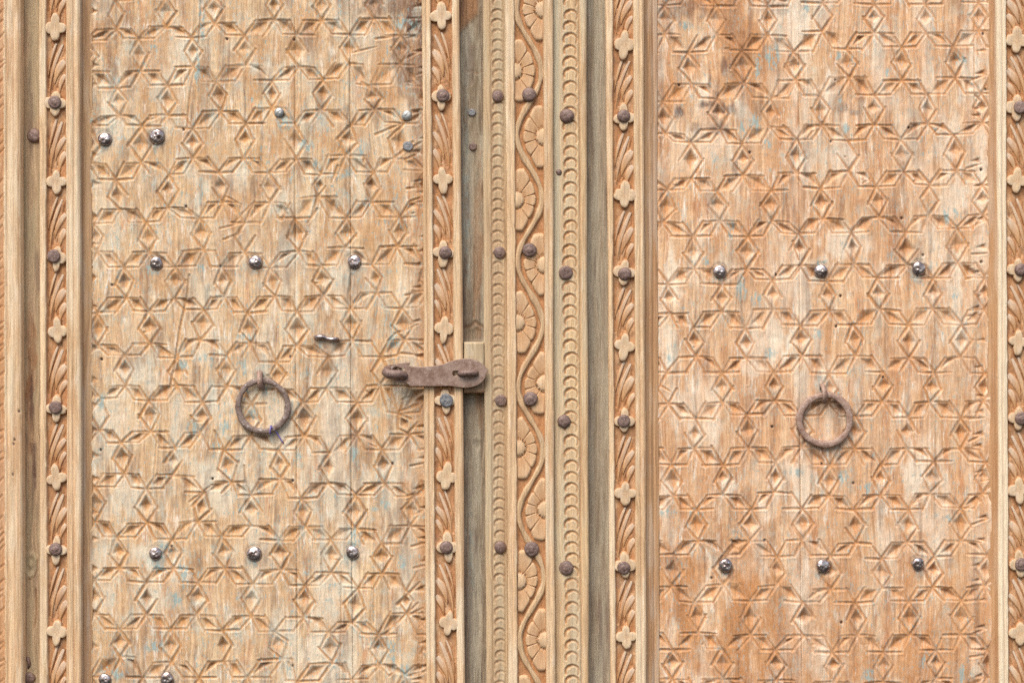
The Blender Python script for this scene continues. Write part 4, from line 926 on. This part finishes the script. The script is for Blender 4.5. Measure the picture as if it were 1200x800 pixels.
# ================================================================== HASP AND ITS BLOCK
blk = thing("staple_block", "small upright wooden block behind the free end of the hasp", "block", P(555, 461, -8))
R = Relief(lin(543.5, 543.5), lin(567.2, 567.2), 400.5, 460.5, 0.9); X, Y = R.X, R.Y
R.H += (fbm(X/3, Y/30, 51)-.5)*1.0-(1-sm(0, 2.2, R.U))*1.8-(1-sm(0, 2.2, R.V))*1.8-(1-sm(400.5, 402.5, Y))*1.5-(sm(458.5, 460.5, Y))*1.5
R.T = 0.75*sm(425, 440, Y)+0.5*sm(455, 461, Y)
R.build("block", 'block', blk, base=-7, h0=12, top=12.0)
hasp = thing("hasp", "rusty iron hasp strap reaching from the left door to the wooden block", "hasp", P(520, 440, 15))
def C7(x, y): return (430+x/6.667, 370+y/6.667)
outline = [C7(*p) for p in [(318,392),(345,398),(420,402),(520,396),(600,380),(650,360),(700,345),(760,336),(820,338),(868,356),(900,378),(922,398),(945,428),(928,446),(922,480),(900,512),(866,538),(820,553),(770,560),(710,552),(640,543),(540,546),(440,545),(335,545),(322,528),(285,520),(240,518),(222,500),(232,484),(290,480),(305,450),(300,410),(262,404),(236,392),(238,376),(290,368),(335,372)]]
slot = [C7(*p) for p in [(668,432),(676,426),(720,424),(800,420),(858,424),(866,440),(862,464),(850,474),(780,478),(700,476),(672,472),(664,452)]]
cu = bpy.data.curves.new("hasp_outline", 'CURVE'); cu.dimensions = '2D'; cu.fill_mode = 'BOTH'; cu.extrude = 1.1*S; cu.bevel_depth = 0.55*S; cu.bevel_resolution = 2
oc = P(520, 440, 15)
f15 = fac(17)
for loop in (outline, slot):
    spn = cu.splines.new('POLY'); spn.points.add(len(loop)-1); spn.use_cyclic_u = True
    for p_, (x, y) in zip(spn.points, loop):
        p_.co = ((x-600)*S*f15-oc.x, ZC+(400-y)*S*f15-oc.z, 0, 1)
tmp = bpy.data.objects.new("tmp_outline", cu); COL.objects.link(tmp)
bpy.context.view_layer.update()
me = bpy.data.meshes.new_from_object(tmp.evaluated_get(bpy.context.evaluated_depsgraph_get())); bpy.data.objects.remove(tmp); bpy.data.curves.remove(cu)
for v in me.vertices:
    x, y, z = v.co; v.co = (x, -z-3.2*S, y)        # stands upright, facing the viewer
me.name = "strap"; me.materials.clear()
import bmesh
bm = bmesh.new(); bm.from_mesh(me); bmesh.ops.recalc_face_normals(bm, faces=bm.faces); bm.to_mesh(me); bm.free()
link("strap", me, M['strap'], hasp, loc=oc)
def hp(x, y, h): a = C7(x, y); return P(a[0], a[1], h, 17)
# eye on the door side: a loop of bar through the strap's rolled end
tube("eye", [hp(300, 470, 6), hp(296, 474, 14), hp(288, 466, 20), hp(262, 458, 22.5), hp(215, 458, 22.5), hp(170, 452, 22), hp(150, 438, 20), hp(156, 422, 16), hp(180, 412, 11), hp(200, 410, 4), hp(205, 410, -1)], 5.2*S, 'rust', hasp, oc, nseg=12, flat=0.95, taper=[.9, 1, 1.05, 1.1, 1.1, 1.1, 1.05, .95, .9, .8, .8])
tube("eye", [hp(215, 478, -1), hp(210, 470, 8), hp(190, 440, 14), hp(195, 405, 15), hp(225, 392, 12), hp(250, 398, 4), hp(255, 402, -1)], 2.0*S, 'iron', hasp, oc, nseg=10)
# staple that comes through the slot
tube("staple", [hp(728, 447, 8), hp(728, 447, 18), hp(738, 446, 22.5), hp(760, 445, 24), hp(800, 444, 24.3), hp(835, 444, 23.6), hp(851, 445, 21.5), hp(855, 446, 17), hp(855, 446, 8)], 3.6*S, 'rust', hasp, oc, nseg=12, flat=0.95, taper=[1, 1, 1.05, 1.1, 1.1, 1.1, 1.05, 1, 1])

sc.cycles.max_bounces = 6
sc.cycles.use_denoising = False
